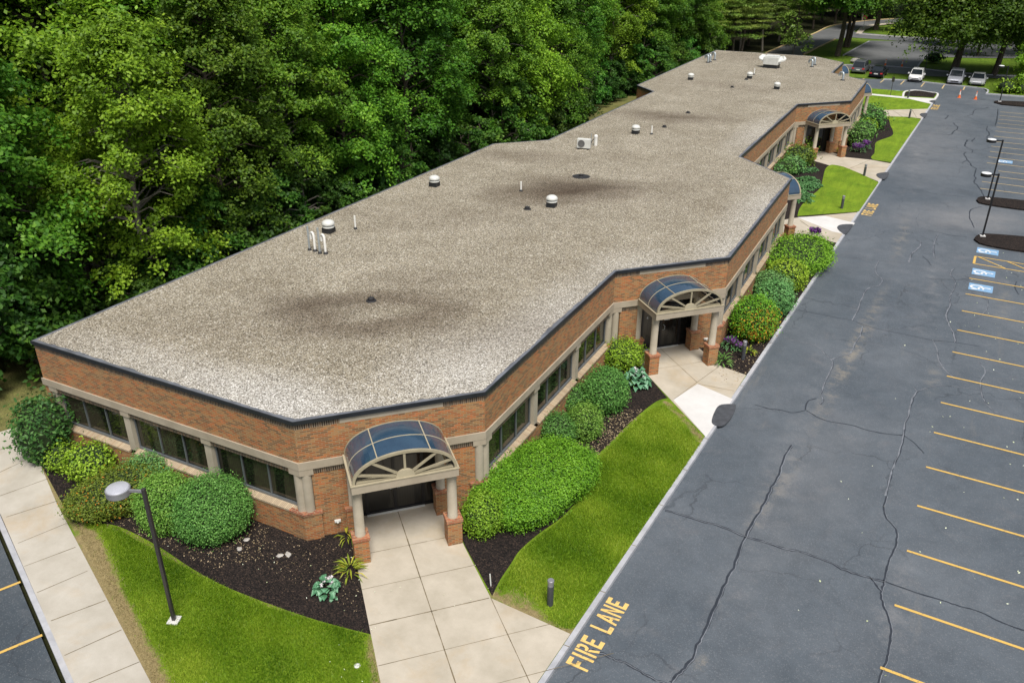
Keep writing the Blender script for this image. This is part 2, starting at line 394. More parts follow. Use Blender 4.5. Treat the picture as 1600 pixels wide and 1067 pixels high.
def lawn_mat(name, a, b, d=(.34, .27, .13), fine=60):
    t = NT(name)
    c = t.ramp(t.noise(.55, 6, .7, dist_=.3), [(.28, a), (.72, b)])
    c = t.mix(t.ramp(t.noise(3.2, 4, .7), [(.5, 0.), (.8, .45)]), c, (.16, .20, .03))
    vec = t.mapped('Object', scale=(2.6, .35, 1), rot=(0, 0, radians(-35)))
    c = t.mix(.55, c, t.ramp(t.noise(1.0, 5, .75, vec=vec), [(.3, .30), (.5, .5), (.7, .72)]), 'OVERLAY')
    at_ = t.n('ShaderNodeAttribute', attribute_name='dry')
    nz = t.noise(2.2, 7, .85); dm = t.math('MULTIPLY', at_.outputs['Fac'], t.math('ADD', t.math('MULTIPLY', nz, 1.7), .10))
    c = t.mix(t.ramp(dm, [(.58, 0.), (.86, 1.)]), c, t.ramp(t.noise(8, 4), [(.3, tuple(x*.65 for x in d)), (.7, d)]))
    g = t.noise(fine, 3, .7); c = t.mix(.75, c, t.ramp(g, [(.28, .18), (.5, .5), (.72, .82)]), 'OVERLAY')
    t.bump(g, .8, .04); return t.fin(c, .9, spec=.2)
M_lawn = lawn_mat('lawn_grass', (.085, .168, .008), (.20, .295, .018))
M_farlawn = lawn_mat('far_lawn_grass', (.06, .12, .010), (.12, .19, .016), fine=12)
M_dry_shade = lawn_mat('rough_grass_shaded', (.085, .105, .028), (.19, .165, .065), fine=14)  # rough grass tone darkened: shade of the wood put into the colour
def mulch_mat():
    t = NT('mulch'); sep = t.n('ShaderNodeSeparateColor'); t.l(t.voro(26, vec=t.mapped('Object', scale=(1, 1.7, 1), rot=(0, 0, .6))), sep.inputs[0])
    c = t.ramp(sep.outputs[0], [(0, (.008, .007, .007)), (.35, (.018, .014, .013)), (.7, (.036, .026, .022)), (.95, (.07, .048, .035))], 'CONSTANT')
    c = t.mix(.4, c, t.ramp(t.noise(.6, 5), [(.3, .3), (.7, .75)]), 'OVERLAY')
    t.bump(sep.outputs[1], .6, .03); return t.fin(c, .95, spec=.2)
M_mulch = mulch_mat()
def forest_floor():
    t = NT('forest_floor'); c = t.ramp(t.noise(.25, 6, .75), [(.3, (.012, .016, .007)), (.55, (.028, .030, .012)), (.75, (.05, .048, .018))])
    g = t.noise(9, 4, .8); c = t.mix(.5, c, t.ramp(g, [(.3, .2), (.7, .8)]), 'OVERLAY'); t.bump(g, .6, .1); return t.fin(c, .95, spec=.1)
M_floor = forest_floor()

def leaf_mat(name, stops, hue=.02, val=.25, transl=.25, rough=.55, spec=.3):
    """uv.x sets the tone of each leaf, Object Info random varies each plant"""
    t = NT(name); sp = t.n('ShaderNodeSeparateXYZ'); t.l(t.tc.outputs['UV'], sp.inputs[0])
    c = t.ramp(sp.outputs[0], stops)
    oi = t.n('ShaderNodeObjectInfo'); h = t.n('ShaderNodeHueSaturation')
    t.l(t.math('ADD', t.math('MULTIPLY', oi.outputs['Random'], hue*2), .5-hue), h.inputs['Hue'])
    t.l(t.math('ADD', t.math('MULTIPLY', t.math('FRACT', t.math('MULTIPLY', oi.outputs['Random'], 7.31)), val*2), 1-val), h.inputs['Value'])
    t.l(c, h.inputs['Color']); t.fin(h.outputs[0], rough, spec=spec)
    tr = t.n('ShaderNodeBsdfTranslucent'); mx = t.n('ShaderNodeMixShader'); mx.inputs[0].default_value = transl
    hh = t.n('ShaderNodeHueSaturation'); hh.inputs['Value'].default_value = 1.5; t.l(h.outputs[0], hh.inputs['Color']); t.l(hh.outputs[0], tr.inputs[0])
    t.l(t.b.outputs[0], mx.inputs[1]); t.l(tr.outputs[0], mx.inputs[2]); t.l(mx.outputs[0], t.out.inputs[0])
    return t.m
M_leafA = leaf_mat('broad_leaves', [(0, (.03, .09, .006)), (.5, (.075, .19, .012)), (1, (.17, .31, .024))], .016, .35)
M_leafB = leaf_mat('light_leaves', [(0, (.06, .14, .006)), (.5, (.14, .28, .014)), (1, (.26, .42, .03))], .015, .2)
M_leafP = leaf_mat('pine_needles', [(0, (.06, .105, .012)), (.5, (.12, .19, .022)), (1, (.20, .28, .045))], .015, .25, .15)
M_leafU = leaf_mat('understorey_leaves', [(0, (.018, .062, .007)), (.5, (.05, .135, .014)), (1, (.14, .27, .03))], .02, .45)
M_bark = plain('bark', (.085, .068, .052), .95, var=.45, scale=6)
M_bark_pale = plain('pale_bark', (.20, .18, .15), .95, var=.4, scale=5)
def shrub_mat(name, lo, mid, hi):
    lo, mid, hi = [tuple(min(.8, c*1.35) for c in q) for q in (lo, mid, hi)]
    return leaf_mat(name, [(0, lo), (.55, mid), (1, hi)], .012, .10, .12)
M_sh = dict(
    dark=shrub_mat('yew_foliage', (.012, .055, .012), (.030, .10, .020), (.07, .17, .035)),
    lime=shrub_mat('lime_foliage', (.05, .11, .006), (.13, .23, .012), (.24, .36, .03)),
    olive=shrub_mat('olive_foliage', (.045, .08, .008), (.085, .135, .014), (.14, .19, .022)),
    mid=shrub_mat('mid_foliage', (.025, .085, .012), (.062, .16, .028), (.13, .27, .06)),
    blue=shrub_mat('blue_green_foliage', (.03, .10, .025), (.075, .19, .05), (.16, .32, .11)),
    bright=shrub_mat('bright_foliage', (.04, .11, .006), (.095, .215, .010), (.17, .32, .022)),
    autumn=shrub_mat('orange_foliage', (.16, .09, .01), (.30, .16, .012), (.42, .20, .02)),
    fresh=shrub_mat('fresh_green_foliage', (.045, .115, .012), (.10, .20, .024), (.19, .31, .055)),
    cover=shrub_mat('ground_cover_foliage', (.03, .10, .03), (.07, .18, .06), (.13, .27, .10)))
M_core = plain('shrub_core_shade', (.018, .036, .008), .95)
M_hosta = leaf_mat('hosta_leaf', [(0, (.06, .19, .09)), (.6, (.13, .32, .18)), (1, (.24, .44, .28))], 0, 0, .15, .4)
M_daylily = leaf_mat('daylily_leaf', [(0, (.12, .2, .02)), (.6, (.32, .36, .03)), (1, (.55, .46, .05))], 0, 0, .2)
M_lav = leaf_mat('purple_flowers', [(0, (.06, .12, .03)), (.35, (.10, .03, .16)), (1, (.26, .09, .34))], 0, 0, .1)
M_flowerw = plain('white_flower', (.72, .68, .70), .8)
M_chip = leaf_mat('leaf_litter', [(0, (.20, .15, .08)), (1, (.48, .38, .24))], 0, 0, .1)
M_petal = leaf_mat('petals', [(0, (.55, .62, .35)), (1, (.8, .85, .7))], 0, 0, .1)
M_blade = leaf_mat('grass_blades', [(0, (.06, .145, .003)), (.5, (.155, .275, .009)), (1, (.33, .43, .04))], 0, 0, .25)
M_bladedry = leaf_mat('dry_blades', [(0, (.16, .15, .05)), (1, (.42, .34, .18))], 0, 0, .2)

M_fascia = plain('dark_fascia_metal', (.022, .025, .030), .45, .3, .3, 2)
M_flash = plain('grey_flashing', (.17, .18, .205), .5, .3, .35, 1.5)
M_wframe = plain('window_frame_metal', (.20, .22, .24), .4, .5)
M_dframe = plain('black_door_metal', (.012, .012, .014), .4, .2)
def glass_mat(name, deep=(.010, .011, .008), blind=(.060, .053, .034), amt=.7):
    t = NT(name); oi = t.n('ShaderNodeObjectInfo')
    sp = t.n('ShaderNodeSeparateXYZ'); t.l(t.tc.outputs['UV'], sp.inputs[0])
    cm = t.n('ShaderNodeCombineXYZ'); t.l(t.math('ADD', t.math('MULTIPLY', sp.outputs[0], 1.15), t.math('MULTIPLY', oi.outputs['Random'], 37)), cm.inputs[0]); t.l(t.math('MULTIPLY', sp.outputs[1], .12), cm.inputs[1])
    n1 = t.n('ShaderNodeTexNoise'); n1.inputs['Scale'].default_value = 1.0; n1.inputs['Detail'].default_value = 1; t.l(cm.outputs[0], n1.inputs['Vector'])
    f = t.ramp(n1.outputs[0], [(.46, 0.), (.50, 1.)])
    wv = t.math('SINE', t.math('MULTIPLY', sp.outputs[0], 70)); f2 = t.math('MULTIPLY', f, t.math('ADD', t.math('MULTIPLY', wv, .12), .8))
    c = t.mix(t.math('MULTIPLY', f2, amt), deep, blind)
    return t.fin(c, .06, spec=.5)
M_glass = glass_mat('window_glass'); M_dglass = glass_mat('door_glass', (.012, .012, .011), (.05, .046, .036), .6)
def canopy_mat():
    t = NT('blue_canopy_glazing'); n_ = t.noise(.9, 3); t.fin(t.ramp(n_, [(.35, (.018, .046, .085)), (.7, (.030, .070, .118))]), .16, spec=.8)
    t.b.inputs['Coat Weight'].default_value = 1.0; t.b.inputs['Coat Roughness'].default_value = .05; return t.m
M_canopy = canopy_mat()
M_cream = plain('cream_painted_metal', (.42, .37, .26), .45, .05, .1)
M_brassy = plain('aged_cream_rib', (.35, .31, .215), .4, .1, .12)
M_white = plain('white_metal', (.60, .61, .585), .45, 0, .08)
M_galv = plain('galvanised_steel', (.42, .47, .50), .4, .5, .2)
M_pvc = plain('white_pvc', (.75, .75, .72), .5, 0, .08)
M_black = plain('black_rubber', (.02, .02, .022), .6)
M_bronze = plain('bronze_pole', (.06, .055, .055), .4, .4)
M_pole = plain('black_pole', (.018, .018, .02), .4, .3)
M_lampw = plain('lamp_top_lit_metal', (.55, .56, .62), .3, .3, .1)  # head metal lightened: light from above put into the top's colour
M_lampg = plain('lamp_side_metal', (.26, .26, .28), .4, .3)
M_bollard = plain('bollard_grey', (.075, .08, .09), .5, .3)
M_orange = plain('cone_orange', (.8, .16, .03), .6, 0, .1)
M_rock = plain('pale_rock', (.40, .38, .35), .9, 0, .3, 8)
M_red = plain('red_sign', (.55, .06, .05), .5)
M_shed = plain('blue_shed', (.18, .26, .30), .7)

# ------------------------------------------------------------------ ground, roads, walks (setting)
YD = radians(3.0)                       # the fire lane runs 3 degrees off the building
RD = np.array([sin(YD), cos(YD)]); RN = np.array([cos(YD), -sin(YD)])
K0 = np.array([-6.54, 14.46])
def kx(y): return K0[0] + (y-K0[1])*math.tan(YD)       # kerb face line (lawn side)
def road(s, t):
    """s along the lane, t across it (survey of the stall rows)"""
    return s*RD + t*RN
ROADZ = -0.12
poly_sheet('ground', [(-900, -300), (900, -300), (900, 1500), (-900, 1500)], -0.30, M_floor)
# lawn sheet left of the kerb as a grid carrying the dried-out strips
def yS(x): return 12.45 - .431*(x+25.88)
def seg_d(P, a, b):
    a = np.array(a, float); b = np.array(b, float); ab = b-a
    t = np.clip(((P-a)@ab)/(ab@ab), 0, 1); return np.hypot(*(P-(a+t[:, None]*ab)).T)
DRY = []
def dryline(L, w, amt=1.0):
    P = pxpts(L)
    for a, b in zip(P, P[1:]): DRY.append((a, b, w, amt))
dryline([(133, 838), (180, 945), (226, 1040), (256, 1100)], .40, 1.05)
dryline([(582, 1005), (592, 1060), (600, 1110)], .28, .9)
dryline([(772, 930), (815, 955), (870, 985), (888, 992)], .26, .95)
dryline([(800, 930), (850, 962)], .3, .7)
dryline([(1040, 628), (1075, 662), (1098, 690)], .22, .9)
dryline([(60, 730), (128, 830)], .25, .9)
dryline([(1098, 700), (1000, 850), (900, 985)], .14, .75)
dryline([(0, 590), (60, 600)], 2.5, .9); dryline([(0, 640), (40, 640)], 1.2, .9)
dryline([(580, 990), (420, 945), (300, 890), (190, 826)], .10, .7)
dryline([(1245, 340), (1340, 333)], .25, .8); dryline([(950, 172), (1010, 150)], 1.5, .9)
nu, nv = 170, 260
U, Vv = np.meshgrid(np.linspace(0, 1, nu)**.6, np.linspace(0, 1, nv)**1.6)
gx = -60 + U*(-7.0+60); y0 = yS(np.maximum(gx, -200)); gy = y0 + Vv*(118-y0)
gx = -60 + U*(np.vectorize(kx)(gy)+60)
P2 = np.stack([gx.ravel(), gy.ravel()], 1); dry = np.zeros(len(P2))
for a, b, w, amt in DRY: dry = np.maximum(dry, amt*np.clip(1.35-seg_d(P2, a, b)/w*.75, 0, 1))
V3 = np.c_[P2, np.zeros(len(P2))]
ii = (np.arange(nv-1)[:, None]*nu+np.arange(nu-1)[None]).ravel()
Fq = np.stack([ii, ii+1, ii+nu+1, ii+nu], 1)
me = np_mesh('lawn', V3, Fq, M_lawn); a_ = me.attributes.new('dry', 'FLOAT', 'POINT'); a_.data.foreach_set('value', dry.astype('f'))
link('lawn', me)['kind'] = 'structure'

# asphalt
lane = [(kx(-20)+.1, -20), (90, -20), (90, 122), (12, 122), (6.3, 121.5)]
lane += pxpts([(1538, 138), (1476, 131), (1420, 125), (1380, 123), (1350, 122), (1300, 118), (1270, 116)], ROADZ)
lane += pxpts([(1300, 141), (1357, 146), (1412, 151), (1414, 143), (1430, 141), (1464, 146), (1460, 154)], ROADZ) + [(kx(112)+.1, 112)]
poly_sheet('fire_lane_asphalt', lane, ROADZ, M_asph)
poly_sheet('side_lot_asphalt', [(-60, 25)] + [(x-.25, yS(x)-.18) for x in (-45, -26, -17, -8, 2)] + [(2, -20), (-60, -20)], ROADZ-.004, M_asph_dark)
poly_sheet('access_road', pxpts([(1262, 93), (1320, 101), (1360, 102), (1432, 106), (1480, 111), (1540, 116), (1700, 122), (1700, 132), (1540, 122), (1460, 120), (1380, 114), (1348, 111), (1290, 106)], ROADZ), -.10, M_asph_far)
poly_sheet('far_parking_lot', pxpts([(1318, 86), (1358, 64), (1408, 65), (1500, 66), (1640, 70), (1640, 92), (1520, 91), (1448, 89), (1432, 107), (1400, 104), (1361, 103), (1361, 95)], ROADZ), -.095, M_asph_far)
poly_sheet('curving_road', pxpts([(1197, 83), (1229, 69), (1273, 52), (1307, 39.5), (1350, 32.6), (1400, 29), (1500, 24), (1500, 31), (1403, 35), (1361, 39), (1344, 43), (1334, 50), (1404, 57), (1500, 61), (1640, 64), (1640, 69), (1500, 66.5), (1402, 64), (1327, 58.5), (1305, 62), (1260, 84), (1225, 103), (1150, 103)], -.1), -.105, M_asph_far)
poly_sheet('far_lawn', pxpts([(1130, 108), (1300, 40), (1420, 30), (1700, 40), (1700, 128), (1540, 145), (1538, 138), (1476, 131), (1380, 123), (1280, 116)], -.16), -.155, M_farlawn)
poly_sheet('verge', pxpts([(1270, 111), (1348, 111), (1380, 114), (1460, 120), (1540, 122), (1700, 131), (1700, 158), (1600, 149.5), (1545, 146), (1538, 138), (1476, 131), (1420, 125), (1380, 123), (1350, 122), (1270, 116)], -.02), -.03, M_farlawn, .15)
poly_sheet('distant_pavement', [(-100, 40), (-66, 62), (-60, 84), (-100, 100)], -.25, M_white_conc)
poly_sheet('back_lawn', [(-60, 14), (-27.9, 14), (-27.9, 24), (-27.8, 51), (-25, 54), (-24.6, 77), (-27, 80), (-27, 118), (-60, 118), (-60, 22)], .006, M_dry_shade)

WZ = .012
FP = [(-27.8,16.3),(-15.75,16.3),(-11.45,20.6),(-11.45,32.6),(-7.42,36.65),(-7.42,51.8),(-11.45,55.85),(-11.4,76.75),(-7.5,80.7),(-7.5,92.87),(-11.35,96.8),(-11.35,105.4),(-14.97,109),(-26.9,109),(-26.9,79.5),(-24.4,76.9),(-24.7,54.3),(-27.6,51.4)]
NF = len(FP)
class Fr:
    flip = True
    def __init__(s, i):
        s.i = i; s.P0 = np.array(FP[i], float); P1 = np.array(FP[(i+1) % NF], float); s.L = float(np.hypot(*(P1-s.P0)))
        s.t = (P1-s.P0)/s.L; s.n = np.array([s.t[1], -s.t[0]])
    def __call__(s, a, o, z): q = s.P0+s.t*a+s.n*o; return (q[0], q[1], z)
    def mid(s, x, y):  q = s.P0+s.t*(s.L/2+x)+s.n*y; return (q[0], q[1])
FR = [Fr(i) for i in range(NF)]
BC, DE, FG, HI, JK, LM = FR[1], FR[3], FR[5], FR[7], FR[9], FR[11]

walk1 = [BC.mid(-1.66, -.8), BC.mid(-1.85, 9.5), (kx(5), 5), (kx(11.5), 11.5), BC.mid(3.65, 6.47), BC.mid(1.9, 4.42), BC.mid(1.75, 1.9), BC.mid(1.75, -.8)]
poly_sheet('entrance_walk', walk1, WZ, M_walk, .03)
kp = at(1103, 683); kq = at(1168, 587)
walk2 = [DE.mid(-1.72, -.8), DE.mid(-1.76, 2), (kp[0], kp[1]), (kx(kq[1])-.02, kq[1]+.02), DE.mid(1.85, 1.95), DE.mid(1.8, -.8)]
poly_sheet('entrance_walk', walk2, WZ, M_walk, .03)
poly_sheet('concrete_patch', pxpts([(1052, 625), (1103, 683), (1145, 624), (1090, 600)]), WZ+.005, M_white_conc, .02)
walk3 = pxpts([(1229, 342), (1342, 332), (1308, 380), (1262, 368)]) + [FG.mid(1.75, 2), FG.mid(1.75, -.8), FG.mid(-1.75, -.8), FG.mid(-1.75, 2.5)]
w3 = [FG.mid(-1.75, -.8), FG.mid(-1.75, 2.2)] + pxpts([(1262, 368), (1308, 380), (1342, 332), (1240, 341)]) + [FG.mid(1.75, 1.2), FG.mid(1.75, -.8)]
poly_sheet('entrance_walk', w3, WZ, M_walk, .03)
poly_sheet('concrete_patch', pxpts([(1246, 340), (1290, 338), (1336, 349), (1318, 366), (1300, 362)]), WZ+.005, M_white_conc, .02)
w4 = [HI.mid(-1.72, -.8), HI.mid(-1.75, 1.8)] + pxpts([(1348, 274), (1375, 285), (1392, 256), (1360, 250)]) + [HI.mid(1.8, 1.8), HI.mid(1.75, -.8)]
poly_sheet('entrance_walk', w4, WZ, M_walk, .03)
w5 = pxpts([(1362, 173.5), (1376, 172.5), (1449, 170.5), (1441, 186), (1420, 183), (1382, 183)]) + [JK.mid(-1.7, -.5), JK.mid(1.7, -.5)]
poly_sheet('entrance_walk', pxpts([(1350, 174.5), (1376, 172.5), (1449, 170.5), (1441, 186), (1420, 183), (1350, 181)]), WZ, M_walk, .03)
poly_sheet('kerbside_walk', pxpts([(1340, 144), (1358, 146.5), (1418, 152), (1461, 154.5), (1456, 163), (1447, 161), (1420, 154.8), (1340, 147)]), WZ, M_white_conc, .1)
sw = pxpts([(-70, 715), (0, 675), (40, 663), (60, 715), (89, 787), (236, 1067), (330, 1250), (160, 1170), (0, 806), (-70, 660)])
sw = pxpts([(-90, 712), (0, 675), (40, 663), (60, 718), (89, 787), (236, 1067), (320, 1230), (180, 1210), (115.5, 1067), (2, 806), (-30, 745)])
poly_sheet('side_walk', sw, WZ, M_walk_left, .03)
# joints in the walks
def joint(a, b, w=.018, z=WZ+.006, name='walk_joint', mat=None):
    n = 9; P = [np.array(a[:2])+(np.array(b[:2])-np.array(a[:2]))*k/n for k in range(n+1)]
    return P
jm = MB()
def addjoint(a, b, w=.02, z=WZ+.005):
    a = np.array(a[:2], float); b = np.array(b[:2], float); d = (b-a)/np.hypot(*(b-a)); nn = np.array([-d[1], d[0]])*w/2
    n = max(2, int(np.hypot(*(b-a))/.4)); 
    for k in range(n):
        p = a+(b-a)*k/n; q = a+(b-a)*(k+1)/n; j = RNG.uniform(.7, 1.4)
        jm.face([(*(p-nn*j), z), (*(q-nn*j), z), (*(q+nn*j), z), (*(p+nn*j), z)])
for f, ys in ((BC, (1.32, 2.89, 4.41, 5.95, 7.5)),):
    for y in ys: addjoint(f.mid(-1.75, y), f.mid(1.85 if y < 4.5 else (1.9+(y-4.4)*.85), y), .03 if y == 4.41 else .016)
    addjoint(f.mid(.04, -.6), f.mid(.12, 9), .028); addjoint(f.mid(1.9, 4.42), f.mid(2.0, 8), .02)
addjoint(DE.mid(.02, -.6), DE.mid(.04, 2.97), .022); addjoint(DE.mid(-1.75, 1.3), DE.mid(1.75, 1.3), .014)
addjoint(DE.mid(.04, 2.97), at(1122, 574), .02); addjoint(DE.mid(.04, 2.97), at(1053, 624), .02); addjoint(at(1090, 600), at(1147, 611), .02)
sj = [((0, 703), (67, 678)), ((0, 738), (55, 712)), ((0, 775), (75, 748)), ((10, 808), (89, 783)), ((28, 849), (106, 817)), ((38, 885), (118, 855)), ((58, 926), (137, 892)), ((80, 970), (165, 938)), ((101, 1024), (190, 984)), ((120, 1075), (218, 1034))]
for a, b in sj: addjoint(at(*a), at(*b), .022)
for (a, b) in [((1300, 380), (1250, 345)), ((1318, 268), (1360, 250)), ((1338, 262), (1388, 262)), ((1395, 173), (1410, 183)), ((1425, 172), (1432, 184))]: addjoint(at(*a), at(*b), .04)
o = jm.build('walk_joint', M_joint); o['kind'] = 'structure'

# kerbs
def kerb_run(P, name='kerb', w=.16, z=.015, mat=None): return ribbon(name, P, w, z, mat or M_kerb, thick=.16)
kerb_run([(kx(y)+.09, y) for y in np.arange(-8, 118, 2.0)])
kerb_run([(x, yS(x)-.08) for x in np.linspace(-34, 0, 16)])
jk = MB()
for y in np.arange(1.3, 100, 2.45):
    x = kx(y)+.09; jk.box(x-.082, x+.082, y-.012, y+.012, .005, .019)
jk.build('kerb_joint', M_joint)['kind'] = 'structure'
bedk = smooth_line(pxpts([(1411, 152), (1414, 143.5), (1430, 141), (1448, 143.5), (1465, 146.5), (1460, 156)]), 5)
ribbon('kerb', bedk, .22, .03, M_white_conc, .16)
for L, m in (([(1197, 82.6), (1229, 69), (1273, 52), (1300, 40), (1350, 32.6), (1400, 29)], M_yellow_far), ([(1256, 85), (1280, 73), (1305, 61)], M_yellow_far), ([(1337, 52.5), (1404, 57), (1470, 61)], M_white_conc),
             ([(1432, 106.5), (1448, 89), (1475, 88.6)], M_kerb), ([(1540, 146), (1600, 150.5), (1680, 156)], M_kerb), ([(1380, 123.5), (1420, 125.5), (1476, 131.5), (1538, 138.5), (1542, 146)], M_kerb),
             ([(1300, 101), (1360, 102), (1432, 106.5), (1480, 111.5), (1540, 116.5), (1650, 121)], M_kerb), ([(1318, 86), (1340, 74), (1358, 64.5)], M_kerb)):
    ribbon('kerb', smooth_line(pxpts(L), 4), .3 if m is M_yellow_far else .2, .02, m, .16)
poly_sheet('verge_walk', pxpts([(1337, 53), (1344, 43), (1362, 38.5), (1403, 35), (1403, 36.5), (1366, 41), (1352, 47), (1346, 53)]), .01, M_walk)

# planting beds
poly_sheet('mulch_bed', smooth_line(pxpts([(113, 816), (150, 817), (187, 823), (245, 852), (300, 888), (350, 915), (420, 943), (500, 970), (580, 991)]), 5) + [BC.mid(-1.72, 2.0), BC.mid(-1.7, -.6), (-15.5, 17), (-27.5, 17), (-28.2, 16.2)] + pxpts([(62, 722)]), .008, M_mulch)
poly_sheet('mulch_bed', smooth_line(pxpts([(769, 931), (782, 905), (800, 878), (812, 860), (840, 835), (880, 806), (905, 776), (917, 750), (926, 720), (955, 690), (985, 660), (1008, 640), (1028, 626), (1043, 622)]), 5) + [DE.mid(-1.74, 1.6), DE.mid(-1.7, -.3), (-12, 32), (-12, 20), BC.mid(1.74, -.5), BC.mid(1.78, 2)], .008, M_mulch)
poly_sheet('mulch_bed', [DE.mid(1.8, 0), DE.mid(1.87, 1.95), (kx(kq[1]), kq[1])] + pxpts([(1308, 380), (1262, 368)]) + [FG.mid(-1.7, 2), FG.mid(-1.7, -.3), (-8, 51), (-8, 37)], .008, M_mulch)
poly_sheet('mulch_bed', [FG.mid(1.7, -.3), FG.mid(1.7, 1.4)] + pxpts([(1242, 341), (1300, 337), (1342, 332), (1374, 285), (1348, 273)]) + [HI.mid(-1.74, 1.8), HI.mid(-1.7, -.3), (-12, 76), (-12, 56)], .008, M_mulch)
poly_sheet('mulch_bed', [HI.mid(1.75, -.3), HI.mid(1.8, 1.8)] + pxpts([(1360, 250.5), (1392, 255.5), (1441, 186), (1382, 183), (1352, 182)]) + [(-8, 91), (-8, 81)], .008, M_mulch)
poly_sheet('mulch_bed', pxpts([(1412, 150.5), (1415, 144.3), (1430, 142), (1448, 144), (1463, 147), (1459, 153)]), .022, M_mulch)
poly_sheet('mulch_bed', smooth_line(pxpts([(1526, 312), (1530, 308), (1545, 307.5), (1620, 315), (1700, 325), (1700, 338), (1600, 327), (1550, 320), (1530, 316)]), 4), .0, M_mulch, .1)
poly_sheet('mulch_bed', smooth_line(pxpts([(1522, 373), (1528, 367), (1545, 365), (1620, 371), (1700, 380), (1700, 402), (1600, 392), (1550, 384), (1530, 379)]), 4), .0, M_mulch, .1)
poly_sheet('mulch_bed', smooth_line(pxpts([(1554, 160), (1560, 157.5), (1620, 160), (1700, 165), (1700, 172), (1600, 166), (1565, 163)]), 4), .0, M_mulch, .1)
L4 = smooth_line(pxpts([(1246, 338), (1250, 325), (1264, 309), (1281, 295), (1286, 278), (1290, 264), (1300, 258), (1318, 261)]), 5) + pxpts([(1345, 272), (1373, 285.5), (1342, 331), (1300, 334)])
poly_sheet('lawn_panel', L4, .02, M_lawn, .03)
L5 = smooth_line(pxpts([(1382, 184.5), (1389, 188), (1391, 196), (1395, 205), (1393, 213), (1370, 222), (1367, 232), (1366, 240), (1361, 246), (1364, 250)]), 5) + pxpts([(1392, 254), (1439, 187), (1420, 184)])
poly_sheet('lawn_panel', L5, .02, M_lawn, .03)
poly_sheet('lawn_panel', pxpts([(1352, 171), (1362, 162), (1364, 156), (1360, 150), (1420, 155.5), (1446, 161.5), (1452, 164), (1448, 169.5), (1376, 171.5)]), .02, M_lawn, .03)

# asphalt ramps feathered up onto the walks
for L in ([(1116, 645), (1124, 634), (1140, 632), (1150, 634), (1143, 652), (1132, 664), (1120, 666), (1112, 660)],
          [(1308, 357), (1313, 352), (1330, 351), (1332, 353), (1322, 366), (1316, 365)],
          [(1369, 274), (1374, 271), (1389, 270.5), (1383, 280), (1374, 279)], [(1437, 180), (1441, 177.5), (1449, 178), (1444, 184)], [(1452, 159), (1456, 157.5), (1462, 158), (1458, 161)]):
    poly_sheet('asphalt_ramp', smooth_line(pxpts(L), 4, True), .034, M_patch, .05)

# crack sealing
CR = [
 (1, [(1040,797),(1090,812),(1128,823),(1165,838),(1200,848),(1230,858),(1258,864),(1300,880),(1330,894),(1358,902),(1382,908)], .11),
 (1, [(1382,908),(1430,925),(1480,940),(1500,947),(1530,955),(1565,972),(1605,986)], .06),
 (1, [(1048,1067),(1062,1050),(1078,1035),(1090,1008),(1102,985),(1118,945),(1135,910),(1150,878),(1165,838),(1180,812),(1195,785),(1206,762),(1218,742),(1224,718),(1238,695)], .12),
 (1, [(1370,1075),(1378,1050),(1386,1030),(1390,1012),(1393,990),(1391,972),(1385,955),(1378,935),(1379,920),(1382,908),(1385,890),(1391,872),(1398,858),(1402,843),(1400,826),(1386,810),(1381,795),(1385,775)], .08),
 (0, [(1385,775),(1391,745),(1398,724),(1406,705),(1412,680),(1414,665),(1420,645),(1426,622),(1433,612)], .08),
 (1, [(1360,901),(1368,912),(1376,922)], .08),
 (1, [(1412,680),(1428,692),(1444,708)], .05), (0, [(1433,612),(1450,606),(1470,602),(1500,605),(1530,609)], .05),
 (0, [(1433,612),(1428,604)], .05),
 (1, [(1180,632),(1200,638),(1222,641),(1240,645),(1258,641),(1266,645),(1290,657),(1330,664),(1352,671),(1380,677),(1412,680)], .06),
 (1, [(1258,640),(1262,627),(1276,622)], .06), (0, [(1225,528),(1245,533),(1265,537),(1280,543),(1292,556),(1300,563),(1300,575),(1290,595),(1283,615),(1287,625),(1282,632)], .07),
 (0, [(1300,562),(1315,556),(1329,552),(1336,537),(1344,525),(1348,510)], .07), (0, [(1332,501),(1340,485),(1346,468),(1354,453),(1364,448),(1374,446),(1379,437),(1370,428),(1368,418),(1374,408)], .08),
 (1, [(1245,484),(1270,489),(1300,495),(1332,501),(1350,508),(1372,514),(1400,520),(1440,528),(1460,532),(1492,535),(1530,541)], .045),
 (0, [(1492,535),(1490,520),(1482,505),(1479,492),(1485,476),(1485,462),(1491,450),(1493,442),(1487,432),(1486,426),(1491,420)], .09),
 (0, [(1458,531),(1464,545),(1466,560),(1476,577),(1488,588),(1492,592)], .07),
 (1, [(903,1008),(915,1010),(930,1018),(945,1022),(960,1030),(975,1034),(985,1040),(1005,1052),(1020,1060),(1045,1070)], .10),
 (0, [(1303,399),(1335,403),(1370,407),(1425,412),(1460,419),(1490,428),(1510,435)], .04),
 (0, [(1530,566),(1540,579),(1533,596),(1533,610),(1538,625),(1548,638),(1566,649)], .07), (0, [(1540,579),(1560,583),(1590,590)], .04),
 (0, [(1543,450),(1536,458),(1542,466),(1544,480),(1536,490),(1520,499)], .05), (1, [(1588,440),(1586,450),(1592,460)], .06),
 (0, [(1434,325),(1436,333),(1431,342),(1434,352),(1440,358)], .05), (1, [(1453,361),(1470,364),(1485,368),(1510,370)], .07),
 (0, [(1466,366),(1460,380),(1459,395),(1461,405)], .10), (0, [(1420,410),(1424,398),(1430,392),(1438,385),(1438,378)], .11),
 (1, [(1432,375),(1440,380)], .07), (1, [(1441,400),(1450,408),(1455,415)], .07),
 (1, [(1405,293),(1420,296),(1440,298),(1460,303),(1490,306),(1520,309)], .05),
 (1, [(1534,323),(1517,328),(1515,340),(1518,346),(1522,356)], .08)]
z3 = lambda L: [(1400+x/8, 160+y/8) for x, y in L]
